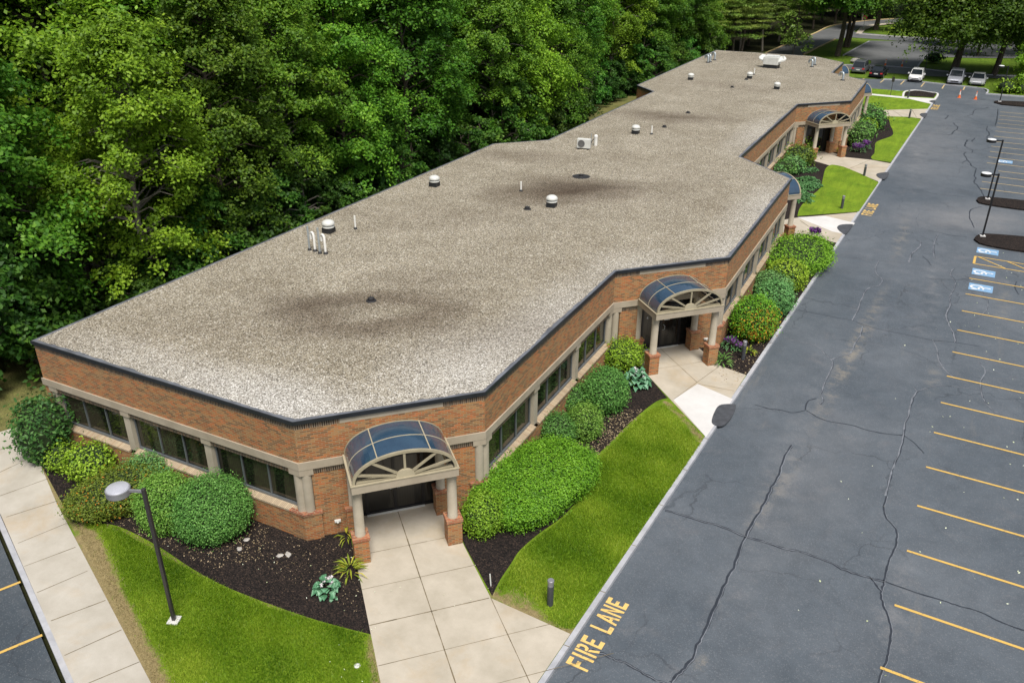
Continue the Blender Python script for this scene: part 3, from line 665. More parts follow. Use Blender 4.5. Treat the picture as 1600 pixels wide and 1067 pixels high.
CR += [(1, z3(L), w) for L, w in (
 ([(1100,1180),(1070,1120),(1030,1060),(1010,1030),(985,1010),(975,985),(1000,950),(980,925),(985,890),(995,860),(1000,830),(970,810),(940,790),(930,765),(910,745),(890,720),(870,680),(850,655),(860,635),(875,625)], .11),
 ([(820,765),(850,745),(890,720)], .08), ([(860,550),(870,510),(900,470)], .14), ([(860,550),(900,575),(960,600),(945,630)], .08), ([(945,490),(990,450)], .12),
 ([(715,260),(740,285),(770,310),(765,330),(755,345),(720,365),(700,400),(650,410)], .12), ([(755,345),(800,360),(890,390),(950,408),(1110,412)], .06),
 ([(850,180),(900,170),(960,150),(965,125),(1000,90),(1100,80),(1160,60)], .10), ([(890,180),(1010,240)], .06), ([(610,210),(635,190),(650,165)], .13), ([(1240,295),(1260,220),(1270,150),(1275,90)], .12),
 ([(1130,500),(1140,460),(1135,430),(1165,410),(1160,375),(1135,350),(1140,300)], .11), ([(250,375),(450,390),(650,408)], .05),
 ([(150,505),(400,540),(660,580),(850,620),(1000,640),(1170,665)], .05), ([(100,680),(300,705),(520,735),(820,765),(940,790)], .05), ([(380,185),(560,200)], .05), ([(750,210),(900,250),(1120,285),(1240,297)], .06),
 ([(940,825),(1110,832)], .04), ([(500,15),(760,30),(1160,40)], .05))]
for k, (dark, L, w) in enumerate(CR):
    P = smooth_line(pxpts(L, ROADZ), 4)
    w *= .85; wob = [np.array(p)+RNG.normal(0, w*.16, 2) for p in P]
    ribbon('crack_seal', wob, w*(1 if dark else 1.15), ROADZ+.004, M_seal, jitter=.3, seed=k)
    if not dark: ribbon('crack_seal', [p-np.array([.012, .0]) for p in wob], w*.7, ROADZ+.008, M_seal_pale, jitter=.6, seed=k+99)
    elif w > .06 and k < 24: ribbon('crack_seal', [p+np.array([.03, .0]) for p in wob], w*.25, ROADZ+.008, M_seal_pale, jitter=.5, seed=k+99)

# painted stripes
def stripe(a, b, w=.10, mat=None, z=ROADZ+.012, name='parking_stripe'):
    P = [np.array(a)+(np.array(b)-np.array(a))*k/10 for k in range(11)]
    return ribbon(name, P, w, z, mat or M_yellow)
for s in (13.9, 16.65, 19.4, 22.13, 24.95, 27.69, 30.42, 33.2, 35.95, 38.68, 41.48, 44.31, 47.06, 49.72, 52.41): stripe(road(s, .55), road(s, 5.9))
for s in (73.8, 76.1, 78.35, 80.5, 83.1, 85.5, 87.9, 90.3, 92.7, 95.2, 97.9, 100.2, 102.4, 104.7, 107.1, 109.4): stripe(road(s, -.1 if s != 80.5 else .9), road(s, 5.4), .11, M_yellow_far)
stripe(road(55.2, .6), road(55.2, 5.9)); stripe(road(56.65, .6), road(56.65, 5.9)); stripe(road(55.2, .62), road(56.65, .62), .14, z=ROADZ+.016)
for t0 in (.8, 2.4, 4.0): stripe(road(56.6, t0), road(55.25, t0+1.5), .10, z=ROADZ+.016)
for a, b in (((-6, 924), (32, 909)), ((-6, 1022), (66, 992))):
    A_, B_ = at(*a, ROADZ)[:2], at(*b, ROADZ)[:2]; stripe(B_+(A_-B_)*3, B_, .10, z=ROADZ+.01)
z5b = lambda x, y: (1320+x/10, 120+y/10)
for a, b in ((z5b(630, 35), z5b(555, 95)), (z5b(930, 65), z5b(870, 125)), (z5b(1250, 90), z5b(1190, 160)), (z5b(1560, 125), z5b(1520, 190)), ((1507.5, 136), (1505, 141)), (z5b(650, 205), z5b(590, 270)), ((1354, 121), (1348, 124.5)),):
    stripe(at(*a, ROADZ)[:2], at(*b, ROADZ)[:2], .16, M_yellow_far)
# lettering
GL = {'F': [(0,0,.22,1),(0,.8,.75,1),(0,.42,.6,.6)], 'I': [(.0,0,.24,1)], 'E': [(0,0,.22,1),(0,.8,.75,1),(0,.42,.62,.58),(0,0,.75,.2)],
      'L': [(0,0,.22,1),(0,0,.75,.2)], 'R': [(0,0,.22,1)], 'A': [], 'N': [(0,0,.2,1),(.58,0,.78,1)]}
GP = {'R': [[(.3,1),(.62,1),(.78,.88),(.78,.62),(.62,.48),(.3,.48),(.3,.6),(.5,.62),(.56,.68),(.56,.8),(.5,.86),(.3,.86)], [(.3,.44),(.52,.44),(.8,0),(.56,0)]],
      'A': [[(0,0),(.22,0),(.45,.78),(.40,1),(.28,1)], [(.45,.78),(.62,0),(.84,0),(.54,1),(.40,1)], [(.26,.26),(.58,.26),(.55,.4),(.29,.4)]],
      'N': [[(.2,1),(.2,.72),(.58,0),(.58,.3)]]}
def lettering(name, origin, ux, uy, size, words, mat, z, lab, wd=None):
    mb = MB(); x = 0.0; ux = np.array(ux); uy = np.array(uy)
    for ch in words:
        if ch == ' ': x += .42*size; continue
        def Tq(px, py): q = np.array(origin)+ux*(x+px*size*.56)+uy*py*size; return (q[0], q[1], z)
        for q_, (a, b, c, d) in enumerate(GL.get(ch, [])): mb.face([(x_, y_, z_+q_*.0012) for x_, y_, z_ in (Tq(a, b), Tq(c, b), Tq(c, d), Tq(a, d))])
        for q_, P in enumerate(GP.get(ch, [])): mb.face([(x_, y_, z_+(q_+4)*.0012) for x_, y_, z_ in (Tq(*p) for p in P)])
        x += size*(.27 if ch == 'I' else .555)
    o = mb.build(name, mat); o['kind'] = 'structure'; return o
for s0 in (15.2, ):
    lettering('fire_lane_lettering', road(s0, -6.33), RD, -RN, .66, 'FIRE LANE', M_yellow_pale, ROADZ+.012, '')
for (px, py) in ((1347.5, 334.5), (1453, 170.5)):
    q = at(px, py, ROADZ); s0 = q[:2]@RD
    lettering('fire_lane_lettering', road(s0-.2, -6.30), RD, -RN, .72, 'FIRE LANE', M_yellow_pale, ROADZ+.012, '')
# accessible-stall symbols: blue field, white wheelchair
def access_symbol(s, t=.62, sc=1.0):
    w, h = 1.22*sc, 1.12*sc
    P = lambda a, b: (*road(s+b*h, t+a*w), 0)
    mb = MB(); z = ROADZ+.010; q = [P(0, 0), P(1, 0), P(1, 1), P(0, 1)]; mb.face([(a, b, z) for a, b, _ in q][::-1] if False else [(a, b, z) for a, b, _ in q])
    z2 = z+.004; n = 16
    def arc(cx, cy, r0, r1, a0, a1):
        for k in range(n):
            A0 = a0+(a1-a0)*k/n; A1 = a0+(a1-a0)*(k+1)/n
            pts = [P(cx+r0*cos(A0), cy+r0*sin(A0)), P(cx+r1*cos(A0), cy+r1*sin(A0)), P(cx+r1*cos(A1), cy+r1*sin(A1)), P(cx+r0*cos(A1), cy+r0*sin(A1))]
            mb.face([(a, b, z2) for a, b, _ in pts], mi=1)
    arc(.34, .5, .20, .30, radians(20), radians(300)); arc(.86, .55, 0, .065, 0, 2*pi)
    def bar(x0, y0, x1, y1, w_=.09):
        d = np.array([x1-x0, y1-y0]); d = d/np.hypot(*d); nn = np.array([-d[1], d[0]])*w_/2
        pts = [P(x0-nn[0], y0-nn[1]), P(x1-nn[0], y1-nn[1]), P(x1+nn[0], y1+nn[1]), P(x0+nn[0], y0+nn[1])]
        mb.face([(a, b, z2+.002) for a, b, _ in pts], mi=1)
    bar(.80, .56, .42, .52); bar(.44, .50, .40, .22); bar(.62, .53, .60, .26, .07); bar(.40, .24, .12, .12)
    o = mb.build('accessible_stall_marking', [M_blue, M_whitep]); o['kind'] = 'structure'
for s in (57.45, 53.22, 50.55, 83.85): access_symbol(s)
q = at(1392, 143, ROADZ); o = poly_sheet('accessible_stall_marking', pxpts([(1390, 141.2), (1406, 141.6), (1405, 144.2), (1389.5, 143.4)], ROADZ), ROADZ+.01, M_blue)

# ------------------------------------------------------------------ the office building
def turn(i):
    a = FR[(i-1) % NF].t; b = FR[i].t
    return atan2(a[0]*b[1]-a[1]*b[0], a[0]*b[0]+a[1]*b[1])
def s0m(i, o): return -o*math.tan(turn(i)/2)
def s1m(i, o): return FR[i].L + o*math.tan(turn((i+1) % NF)/2)
def layer(name, segs, o_in, o_out, z0, z1, mat, parent=None, top=True, bottom=True, inner=False):
    mb = MB()
    for i in segs:
        f = FR[i]; a0, a1, b0, b1 = s0m(i, o_out), s1m(i, o_out), s0m(i, o_in), s1m(i, o_in)
        u = i*3.37
        mb.face([f(a0, o_out, z0), f(a1, o_out, z0), f(a1, o_out, z1), f(a0, o_out, z1)], [(u+a0, z0), (u+a1, z0), (u+a1, z1), (u+a0, z1)])
        if top: mb.face([f(a0, o_out, z1), f(a1, o_out, z1), f(b1, o_in, z1), f(b0, o_in, z1)], [(u+a0, 0), (u+a1, 0), (u+b1, abs(o_out-o_in)), (u+b0, abs(o_out-o_in))])
        if bottom: mb.face([f(b0, o_in, z0), f(b1, o_in, z0), f(a1, o_out, z0), f(a0, o_out, z0)], [(u+b0, 0), (u+b1, 0), (u+a1, .2), (u+a0, .2)])
        if inner: mb.face([f(b1, o_in, z0), f(b0, o_in, z0), f(b0, o_in, z1), f(b1, o_in, z1)])
        for j, (aa, bb) in ((i-1, (a0, b0)), (i+1, (a1, b1))):
            if (j % NF) not in segs:
                mb.face([f(aa, o_out, z0), f(bb, o_in, z0), f(bb, o_in, z1), f(aa, o_out, z1)])
    return mb.build(name, mat, parent)
office = empty('office_building', (0, 0, 0))
tag(office, 'long single storey brick office building with flat gravel roof and stepped angled corners', 'building')
ALL = list(range(NF)); WIN = {0: [.42, 4.2, 8.07, 11.85], 2: [.2, 4.03, 8.0, 11.62], 4: [.2, 3.95, 7.65, 11.35, 14.95],
    6: [.2, 3.62, 7.05, 10.47, 13.9, 17.3, 20.7], 8: [.2, 3.15, 6.1, 9.05, 12.0], 10: [.2, 4.3, 8.35]}
DOOR = [1, 3, 5, 7, 9, 11]; FACE = sorted(list(WIN)+DOOR); BACK = [i for i in ALL if i not in FACE]
layer('brick_wall', ALL, -.3, 0, 3.0, 4.20, M_brick, office, bottom=False)
layer('brick_wall', BACK, -.3, 0, 0, 3.0, M_brick, office)
layer('soldier_course', ALL, -.3, 0, 4.2, 4.405, M_soldier, office, bottom=False)
layer('stone_band', FACE, -.3, .05, 2.72, 3.0, M_stone, office)
layer('roof_fascia', ALL, .03, .07, 4.40, 4.525, M_fascia, office)
layer('roof_edge_flashing', ALL, -.24, .029, 4.48, 4.528, M_flash, office, bottom=False)
def off_poly(o):
    return [FR[i](s0m(i, o), o, 0)[:2] for i in range(NF)]
rough = []
rp = off_poly(-.11)
for i in range(NF):
    a, b = np.array(rp[i]), np.array(rp[(i+1) % NF]); L_ = np.hypot(*(b-a)); n_ = max(2, int(L_/.18)); f = FR[i]
    for k in range(n_):
        wgt = RNG.normal(0, .022)+.05*max(0, sin(k*.11+i*2)+.2*sin(k*.5))-.03 if 0 <= i <= 11 else 0
        rough.append(tuple((a+(b-a)*k/n_)-f.n*max(-.07, wgt)))
roof = poly_sheet('gravel_roof', rough, 4.535, M_gravel, .02, kind=None, parent=office)
poly_sheet('roof_deck', off_poly(-.2), 4.51, M_flash, 0, kind=None, parent=office)

def door_wall(i):
    f = FR[i]; m = f.L/2; cap = .42; a, b = m-1.62, m+1.62
    mb = MB()
    for (x0, x1) in ((cap-.06, a), (b, f.L-cap+.06)):
        mb = MB(); mb.box(x0, x1, -.3 if x0 > m else -.3, 0, 0, 2.5, f, skip='t')
        if x1 < m: mb.box(a-.08, a, -.75, -.301, 0, 2.5, f, skip='t')
        else: mb.box(b, b+.08, -.75, -.301, 0, 2.5, f, skip='t')
        mb.build('brick_wall', M_brick, office)
    for (x0, x1) in ((cap+.001, a), (b, f.L-cap-.001)): ms = MB(); ms.box(x0, x1, -.3, -.02, 2.5, 2.72, f, skip='t'); ms.build('soldier_course', M_soldier, office)
    ms = MB(); ms.box(m-1.65, m+1.65, -.05, .006, 4.205, 4.395, f); ms.build('stone_panel', M_stone, office)
    ms = MB(); ms.box(a, b, -.8, -.02, 2.70, 2.74, f); ms.build('entrance_ceiling', M_stone, office)
    # base pier at each corner and the storefront
    d = MB(); w = (a+.05, m-.98, m, m+.98, b-.05)
    for x in w: d.box(x-.05, x+.05, -.70, -.60, 0.02, 2.7, f)
    for z in (.02, 2.18, 2.62): d.box(a, b, -.69, -.61, z, z+.09, f)
    dr = d.build('entrance_door', M_dframe, office)
    g = MB()
    for k in range(4): g.box(w[k]+.05, w[k+1]-.05, -.66, -.645, .12, 2.62, f)
    g.build('glass', M_dglass, dr)
    h = MB()
    for sx in (-.10, .10):
        h.tube([(m+sx, -.60, .95), (m+sx*1.6, -.53, 1.0), (m+sx*1.6, -.53, 1.18), (m+sx, -.60, 1.23)], .016, 6, fr=f)
    h.build('handle', M_galv, dr)
    t_ = MB(); t_.box(m-1.0, m+1.0, -.60, -.52, WZ+.004, WZ+.03, f); t_.build('threshold', M_white, dr)
    # lettering on the side light
    lt = MB(); zz = 1.55; x = a+.22 if i == 1 else a+.3
    return dr
def glass_text(i, txt, x, z, size):
    f = FR[i]; cu = bpy.data.curves.new('door_lettering', 'FONT'); cu.body = txt; cu.size = size; cu.extrude = .002
    o = bpy.data.objects.new('door_lettering', cu); SC.collection.objects.link(o)
    p = f(x, -.636, z); t3 = Vector((f.t[0], f.t[1], 0)); n3 = Vector((f.n[0], f.n[1], 0))
    Mx = Matrix(((t3.x, 0, n3.x, p[0]), (t3.y, 0, n3.y, p[1]), (0, 1, 0, p[2]), (0, 0, 0, 1)))
    cu.materials.append(M_whitep); dg = bpy.context.evaluated_depsgraph_get(); me = bpy.data.meshes.new_from_object(o.evaluated_get(dg))
    bpy.data.objects.remove(o); o = link('door_lettering', me, None); o.matrix_world = Mx; return o
def corner_cap(i, at_end):
    """stone cap over the paired corner columns, brick pier below"""
def window_wall(i):
    f = FR[i]; cols = WIN[i]; n = len(cols)
    first, last = cols[0], cols[-1]
    base = MB(); base.box(s0m(i, .06) if True else 0, s1m(i, .06), -.3, .06, 0, 1.0, f, skip='t')
    base.box(-.2, .369, -.34, -.27, 1.0, 2.715, f) if i else None; base.box(f.L-.369, f.L+.2, -.34, -.27, 1.0, 2.715, f)
    base.build('brick_wall', M_brick, office)
    for k in range(n):
        c = cols[k]; corner = k in (0, n-1)
        hw = .17
        cb = MB()
        if corner and not (i == 0 and k == 0):
            pass
        else:
            cb.box(c-.21, c+.21, -.3, .03, 2.5, 2.718, f, skip='t')
        if corner and i == 0 and k == 0:
            cb.box(c-.3, c+.21, -.3, .03, 2.5, 2.718, f, skip='t') if False else None
        cm = MB()
        if corner and not (i == 0 and k == 0):
            x = c if k == 0 else c
            cc = f(.17 if k == 0 else f.L-.17, -.14, 0); cm.lathe([(.175, 1.06), (.175, 2.5)], 18, (cc[0], cc[1], 0))
        else:
            cm.box(c-.15, c+.15, -.25, -.02, 1.06, 2.5, f)
        col = cm.build('column', M_column, office, smooth=corner and not (i == 0 and k == 0))
        if cb.v: cb.build('column_cap', M_stone, col)
    if i == 0:
        e = MB(); e.box(-.001, .22, -.3, -.0, 1.0, 2.72, f, skip='t'); e.build('brick_wall', M_brick, office)
    for k in range(n-1):
        a = cols[k]+.17; b = cols[k+1]-.17
        if k == 0 and i != 0: a = .37
        if k == n-2: b = f.L-.37
        so = MB(); so.box(cols[k]+.2 if k or i == 0 else .42, cols[k+1]-.2 if k < n-2 else f.L-.42, -.3, -.03, 2.5, 2.72, f, skip='t'); so.build('soldier_course', M_soldier, office)
        si = MB(); y0, y1 = -.20, .085
        x0, x1 = a-.02, b+.02
        P = [f(x0, y1, 1.035), f(x1, y1, 1.035), f(x1, y0, 1.11), f(x0, y0, 1.11)]
        si.face(P, [(x0, 0), (x1, 0), (x1, .3), (x0, .3)]); si.face([f(x0, y1, .965), f(x1, y1, .965), f(x1, y1, 1.035), f(x0, y1, 1.035)], [(x0, 0), (x1, 0), (x1, .08), (x0, .08)])
        si.face([f(x0, y0, .965), f(x0, y1, .965), f(x0, y1, 1.035), f(x0, y0, 1.11)]); si.face([f(x1, y1, .965), f(x1, y0, .965), f(x1, y0, 1.11), f(x1, y1, 1.035)])
        si.face([f(x1, y1, .965), f(x0, y1, .965), f(x0, y0, .965), f(x1, y0, .965)])
        wf = MB(); zb, zt = 1.10, 2.5
        wf.box(a, b, -.26, -.15, zb, zb+.085, f); wf.box(a, b, -.26, -.17, zt-.05, zt, f)
        for x in (a+.02, b-.02): wf.box(x-.025, x+.025, -.26, -.17, zb, zt, f)
        n3 = 3 if (b-a) > 2.6 or True else 2
        for q in range(1, n3): x = a+(b-a)*q/n3; wf.box(x-.025, x+.025, -.26, -.165, zb, zt, f)
        wo_ = wf.build('window', M_wframe, office)
        g = MB(); g.face([f(a, -.21, zb), f(b, -.21, zb), f(b, -.21, zt), f(a, -.21, zt)], [(a, 0), (b, 0), (b, 1.4), (a, 1.4)]); g.build('pane', M_glass, wo_)
        si.build('sill', M_rowlock, wo_)
for i in WIN: window_wall(i)
for i in DOOR: door_wall(i)
# brick piers under the paired corner columns, rowlock tops, caps that turn the corner
for c in range(1, 12):
    fa, fb = FR[c-1], FR[c]
    def corner_prism(name, w, o, z0, z1, mat, inset=.34):
        # outline: along previous wall, round the corner, along the next one
        a1 = fa(fa.L-w, o, 0)[:2]; cnr = fb(s0m(c, o), o, 0)[:2]; b1 = fb(w, o, 0)[:2]
        b2 = fb(w, -inset, 0)[:2]; ci = fb(s0m(c, -inset), -inset, 0)[:2]; a2 = fa(fa.L-w, -inset, 0)[:2]
        P = [a1, cnr, b1, b2, ci, a2]; mb = MB(); L_ = [0, w, 2*w, 2*w+.3, 2*w+.5, 2*w+.7]
        for k in range(6):
            p, q = P[k], P[(k+1) % 6]; e = hypot(q[0]-p[0], q[1]-p[1])
            mb.face([(*p, z0), (*q, z0), (*q, z1), (*p, z1)], [(L_[k], z0), (L_[k]+e, z0), (L_[k]+e, z1), (L_[k], z1)])
        mb.face([(*p, z1) for p in (P[0], P[1], P[4], P[5])], [(0, 0), (w, 0), (w, .4), (0, .4)]); mb.face([(*p, z1) for p in (P[1], P[2], P[3], P[4])], [(0, 0), (w, 0), (w, .4), (0, .4)])
        mb.face([(*p, z0) for p in (P[5], P[4], P[1], P[0])]); mb.face([(*p, z0) for p in (P[4], P[3], P[2], P[1])])
        return mb.build(name, mat, office)
    corner_prism('corner_pier', .52, .10, 0, 1.0, M_brick); corner_prism('corner_pier_top', .56, .13, 1.0, 1.07, M_brick_red)
    corner_prism('column_cap', .42, .04, 2.5, 2.716, M_stone)
    fd, k = (fb, 0) if c in DOOR else (fa, 1)
    cc = fd(.19 if k == 0 else fd.L-.19, -.13, 0); cm = MB(); cm.lathe([(.175, 1.06), (.175, 2.5)], 18, (cc[0], cc[1], 0)); cm.build('column', M_column, office, smooth=True)
dt = glass_text(1, 'mo', BC.L/2-1.42, 1.62, .17); dt.parent = office
dt = glass_text(3, 'B', DE.L/2-.78, 1.62, .16); dt.parent = office
nt = MB(); nt.box(DE.L/2+.15, DE.L/2+.42, -.60, -.595, 1.45, 1.83, DE); nt.build('door_notice', M_white, office)
for i, s, z in ((1, 1.0, .5), (3, DE.L-.75, .45)):
    f = FR[i]; mb = MB(); mb.box(s-.1, s+.1, 0, .08, z, z+.07, f); mb.tube([(s, .08, z+.03), (s, .14, z+.01)], .03, 8, fr=f); mb.build('wall_hose_tap', M_white, office)

# ------------------------------------------------------------------ entrance porticos
def make_portico(root):
    W, D = 1.66, 1.86
    for sx in (-1, 1):
        for yy, rear in ((1.52, False), (-.12, True)):
            pb = MB(); x = sx*1.5; hw = .24
            pb.box(x-hw, x+hw, yy-hw, yy+hw, 0.0, .88, skip='t')
            pb.build('brick_pier', M_brick, root)
            pc = MB(); pc.box(x-hw-.03, x+hw+.03, yy-hw-.03, yy+hw+.03, .88, .99)
            pt = pc.build('pier_top', M_brick_red, root)
            c = MB(); x2 = sx*1.49
            c.lathe([(.175, .99), (.175, 1.02), (.16, 1.04), (.157, 2.42), (.157, 2.425), (.165, 2.43), (.165, 2.75)], 20, (x2, yy, 0)); c.build('column', M_column, root, smooth=True)
    b = MB(); b.box(-W, W, D-.26, D, 2.75, 3.02)
    b.box(-W, -W+.24, 0.05, D-.26, 2.75, 3.02); b.box(W-.24, W, .05, D-.26, 2.75, 3.02); b.build('beam', M_stone, root)
    tr = MB()
    for x in (-W-.02, W-.04): tr.box(x, x+.06, .07, D-.01, 3.022, 3.062)
    tr.box(-W-.02, W+.02, D-.04, D+.02, 3.025, 3.062); tr.build('beam_capping', M_cream, root)
    # barrel canopy
    R1, RISE, n = 1.60, .90, 28
    y0, y1 = .06, D-.05
    def arc(r, h, k): a = pi*k/n; return (-r*cos(a), h*sin(a)**.92)
    cv = MB()
    for k in range(n):
        (xa, za), (xb, zb) = arc(R1, RISE, k), arc(R1, RISE, k+1); (xc, zc), (xd, zd) = arc(R1-.03, RISE-.03, k), arc(R1-.03, RISE-.03, k+1)
        cv.face([(xa, y1, 3.06+za), (xb, y1, 3.06+zb), (xb, y0, 3.06+zb), (xa, y0, 3.06+za)][::-1]); cv.face([(xc, y1, 3.06+zc), (xd, y1, 3.06+zd), (xd, y0, 3.06+zd), (xc, y0, 3.06+zc)])
    cv.build('canopy', M_canopy, root, smooth=True)
    def arch(name, ya, yb, ro, th, mat):
        m = MB()
        for k in range(n):
            (xa, za), (xb, zb) = arc(ro, RISE+ro-R1, k), arc(ro, RISE+ro-R1, k+1); (xc, zc), (xd, zd) = arc(ro-th, RISE+ro-R1-th, k), arc(ro-th, RISE+ro-R1-th, k+1)
            z = 3.062
            m.face([(xa, yb, z+za), (xb, yb, z+zb), (xb, ya, z+zb), (xa, ya, z+za)][::-1]); m.face([(xc, ya, z+zc), (xd, ya, z+zd), (xd, yb, z+zd), (xc, yb, z+zc)][::-1])
            m.face([(xc, yb, z+zc), (xd, yb, z+zd), (xb, yb, z+zb), (xa, yb, z+za)][::-1]); m.face([(xa, ya, z+za), (xb, ya, z+zb), (xd, ya, z+zd), (xc, ya, z+zc)][::-1])
        return m.build(name, mat, root)
    arch('front_arch', D-.10, D-.02, 1.62, .085, M_brassy); arch('canopy_rib', (y0+y1)/2-.015, (y0+y1)/2+.015, 1.61, .03, M_cream); arch('canopy_rib', .045, .09, 1.615, .04, M_brassy)
    for k in (9.3, 18.7):
        a = pi*k/n; x, z = -1.612*cos(a), 3.062+(RISE+.012)*sin(a)**.92
        m = MB(); m.box(x-.016, x+.016, y0, y1, z-.02, z+.014); m.build('canopy_rib', M_cream, root)
    sp = MB()
    for k in range(6):
        a = radians(18+k*28.8) if False else radians([20, 50, 90, 130, 160][k]) if k < 5 else None
        if a is None: continue
        x1, z1 = -1.56*cos(a), .86*abs(sin(a))**.92
        L_ = Vector((x1, 0, z1)); d = L_.normalized(); nn = Vector((-d.z, 0, d.x))*.036; s = d*.26; yb, ya = D-.04, D-.09
        P = [s-nn, L_-nn, L_+nn, s+nn]; Z = 3.06
        sp.face([(p.x, yb, Z+p.z) for p in P]); sp.face([(p.x, ya, Z+p.z) for p in P][::-1])
        for q in range(4): A_, B_ = P[q], P[(q+1) % 4]; sp.face([(A_.x, ya, Z+A_.z), (B_.x, ya, Z+B_.z), (B_.x, yb, Z+B_.z), (A_.x, yb, Z+A_.z)])
    sp.build('fanlight_spokes', M_brassy, root)
    hb = MB(); pts = [(-.30*cos(pi*k/12), .26*sin(pi*k/12)) for k in range(13)]
    hb.face([(x, D-.01, 3.065+z) for x, z in pts][::-1]); hb.face([(x, D-.1, 3.065+z) for x, z in pts])
    for k in range(12): (xa, za), (xb, zb) = pts[k], pts[k+1]; hb.face([(xa, D-.01, 3.065+za), (xb, D-.01, 3.065+zb), (xb, D-.1, 3.065+zb), (xa, D-.1, 3.065+za)])
    hb.build('fanlight_hub', M_cream, root)
    bs = MB(); bs.box(-1.5, 1.5, D-.24, D-.06, 3.022, 3.10); bs.build('fanlight_sill', M_brassy, root)
PORT = [(BC, 'arched blue canopy on brick piers at the nearest entrance, beside the flat hedge'),
        (DE, 'arched blue canopy entrance with a white notice on its door, above the new white concrete'),
        (FG, 'blue canopy seen edge on past the roof corner, one column standing in the walk'),
        (HI, 'arched dark canopy entrance between round bushes near the building far end'),
        (JK, 'small dark canopy edge showing past the far brick corner beside the upper lawn'),
        (LM, 'dark canopy dome behind the last notch of the roof near the silver cars')]
port0 = None
for f, lab in PORT:
    p = f.mid(0, 0)
    if port0 is None: port0 = empty('entrance_portico'); make_portico(port0); o = port0
    else: o = copy_tree(port0)
    o.location = (p[0], p[1], WZ+.006); o.rotation_euler.z = atan2(-f.t[1], -f.t[0])
    tag(o, lab, 'portico', 'arched entrance porticos')

# ------------------------------------------------------------------ things on the roof
RZ = 4.535
def make_fan(root):
    m = MB(); m.box(-.24, .24, -.24, .24, 0, .26); m.build('curb_box', M_fascia, root)
    m = MB(); m.lathe([(.27, .26), (.30, .28), (.30, .32), (.20, .35), (.20, .40), (.31, .42), (.32, .47), (.27, .56), (.17, .62), (.05, .64)], 20); m.build('dome_cap', M_white, root, smooth=True)
fan0 = None
for (x, y, lab) in ((514, 363, 'mushroom roof vent beside the white bent pipes, green tinged cap'), (679, 291, 'mushroom roof vent near the forest side edge of the roof'), (862, 323, 'mushroom roof vent in the middle of the dark roof stain'),
        (993, 209, 'mushroom roof vent beyond the air conditioner unit'), (1079, 125, 'small mushroom roof vent near the brick notch at the forest side'), (1171, 123, 'far mushroom roof vent with a thin white pipe at its side'), (1213.5, 139.5, 'square based roof vent in front of the big white intake hood')):
    p = at(x, y, RZ)
    if fan0 is None: fan0 = empty('roof_vent'); make_fan(fan0); o = fan0
    else: o = copy_tree(fan0)
    o.location = tuple(p); o.rotation_euler.z = random.uniform(0, .2); tag(o, lab, 'roof vent', 'mushroom vents on the roof')
def pipe(px, pyb, pyt, r, mat, lab, grp=None, hook=0, hdir=(1, 0)):
    p = at(px, pyb, RZ); h = max(.3, hgt(px, pyt, p[0], p[1])-RZ)
    root = empty('vent_pipe', tuple(p)); tag(root, lab, 'vent pipe', grp)
    m = MB(); path = [(0, 0, 0), (0, 0, h-(.12 if hook else 0))]
    if hook:
        hx, hy = hdir; path += [(hx*hook*.15, hy*hook*.15, h-.02), (hx*hook*.5, hy*hook*.5, h), (hx*hook*.85, hy*hook*.85, h-.03), (hx*hook, hy*hook, h-.12), (hx*hook, hy*hook, h-.34)]
    m.tube(path, r, 10); m.build('pipe', mat, root, smooth=True)
    m = MB(); m.lathe([(r*2.2, 0), (r*1.9, .05), (r*1.15, .10)], 12); m.build('boot', M_black, root)
    return root
pipe(484, 391, 353, .045, M_galv, 'thin grey steel pipe, leftmost of the roof pipe cluster', 'roof pipe cluster')
pipe(500, 396, 356, .05, M_galv, 'grey steel pipe between the two white bent pipes', 'roof pipe cluster')
pipe(492.5, 392.5, 364, .055, M_pvc, 'white plastic pipe bent over like a cane, left one of two', 'roof pipe cluster', .26, (-.9, .3))
pipe(509, 396.5, 367.5, .055, M_pvc, 'white plastic pipe bent over like a cane, right one of two', 'roof pipe cluster', .26, (-.9, .3))
pipe(555.5, 358, 337, .045, M_pvc, 'short white pipe just right of the vent with the rusty stain')
pipe(814, 299, 284, .05, M_pvc, 'short white pipe left of the dark roof stain')
pipe(1018, 210, 197, .055, M_pvc, 'short white pipe right of the vent beyond the air conditioner')
pipe(1178, 117, 107, .06, M_pvc, 'thin white pipe beside the far roof vent')
for x, yb, yt, l in ((1106, 98.5, 87, 'first of three silver hooked pipes by the far roof corner'), (1109.5, 97.5, 86, 'middle of three silver hooked pipes by the far roof corner'), (1116.5, 94.5, 83, 'last of three silver hooked pipes by the far roof corner'),
        (1268.5, 105, 94, 'silver hooked pipe right of the white intake hood, nearer one'), (1272.5, 102, 91, 'silver hooked pipe right of the white intake hood, farther one'), (1316.5, 126, 114, 'silver hooked pipe at the roof notch by the parked cars')):
    pipe(x, yb, yt, .11, M_galv, l, 'silver hooked roof pipes', .5, (-.8, .5))
drn = None
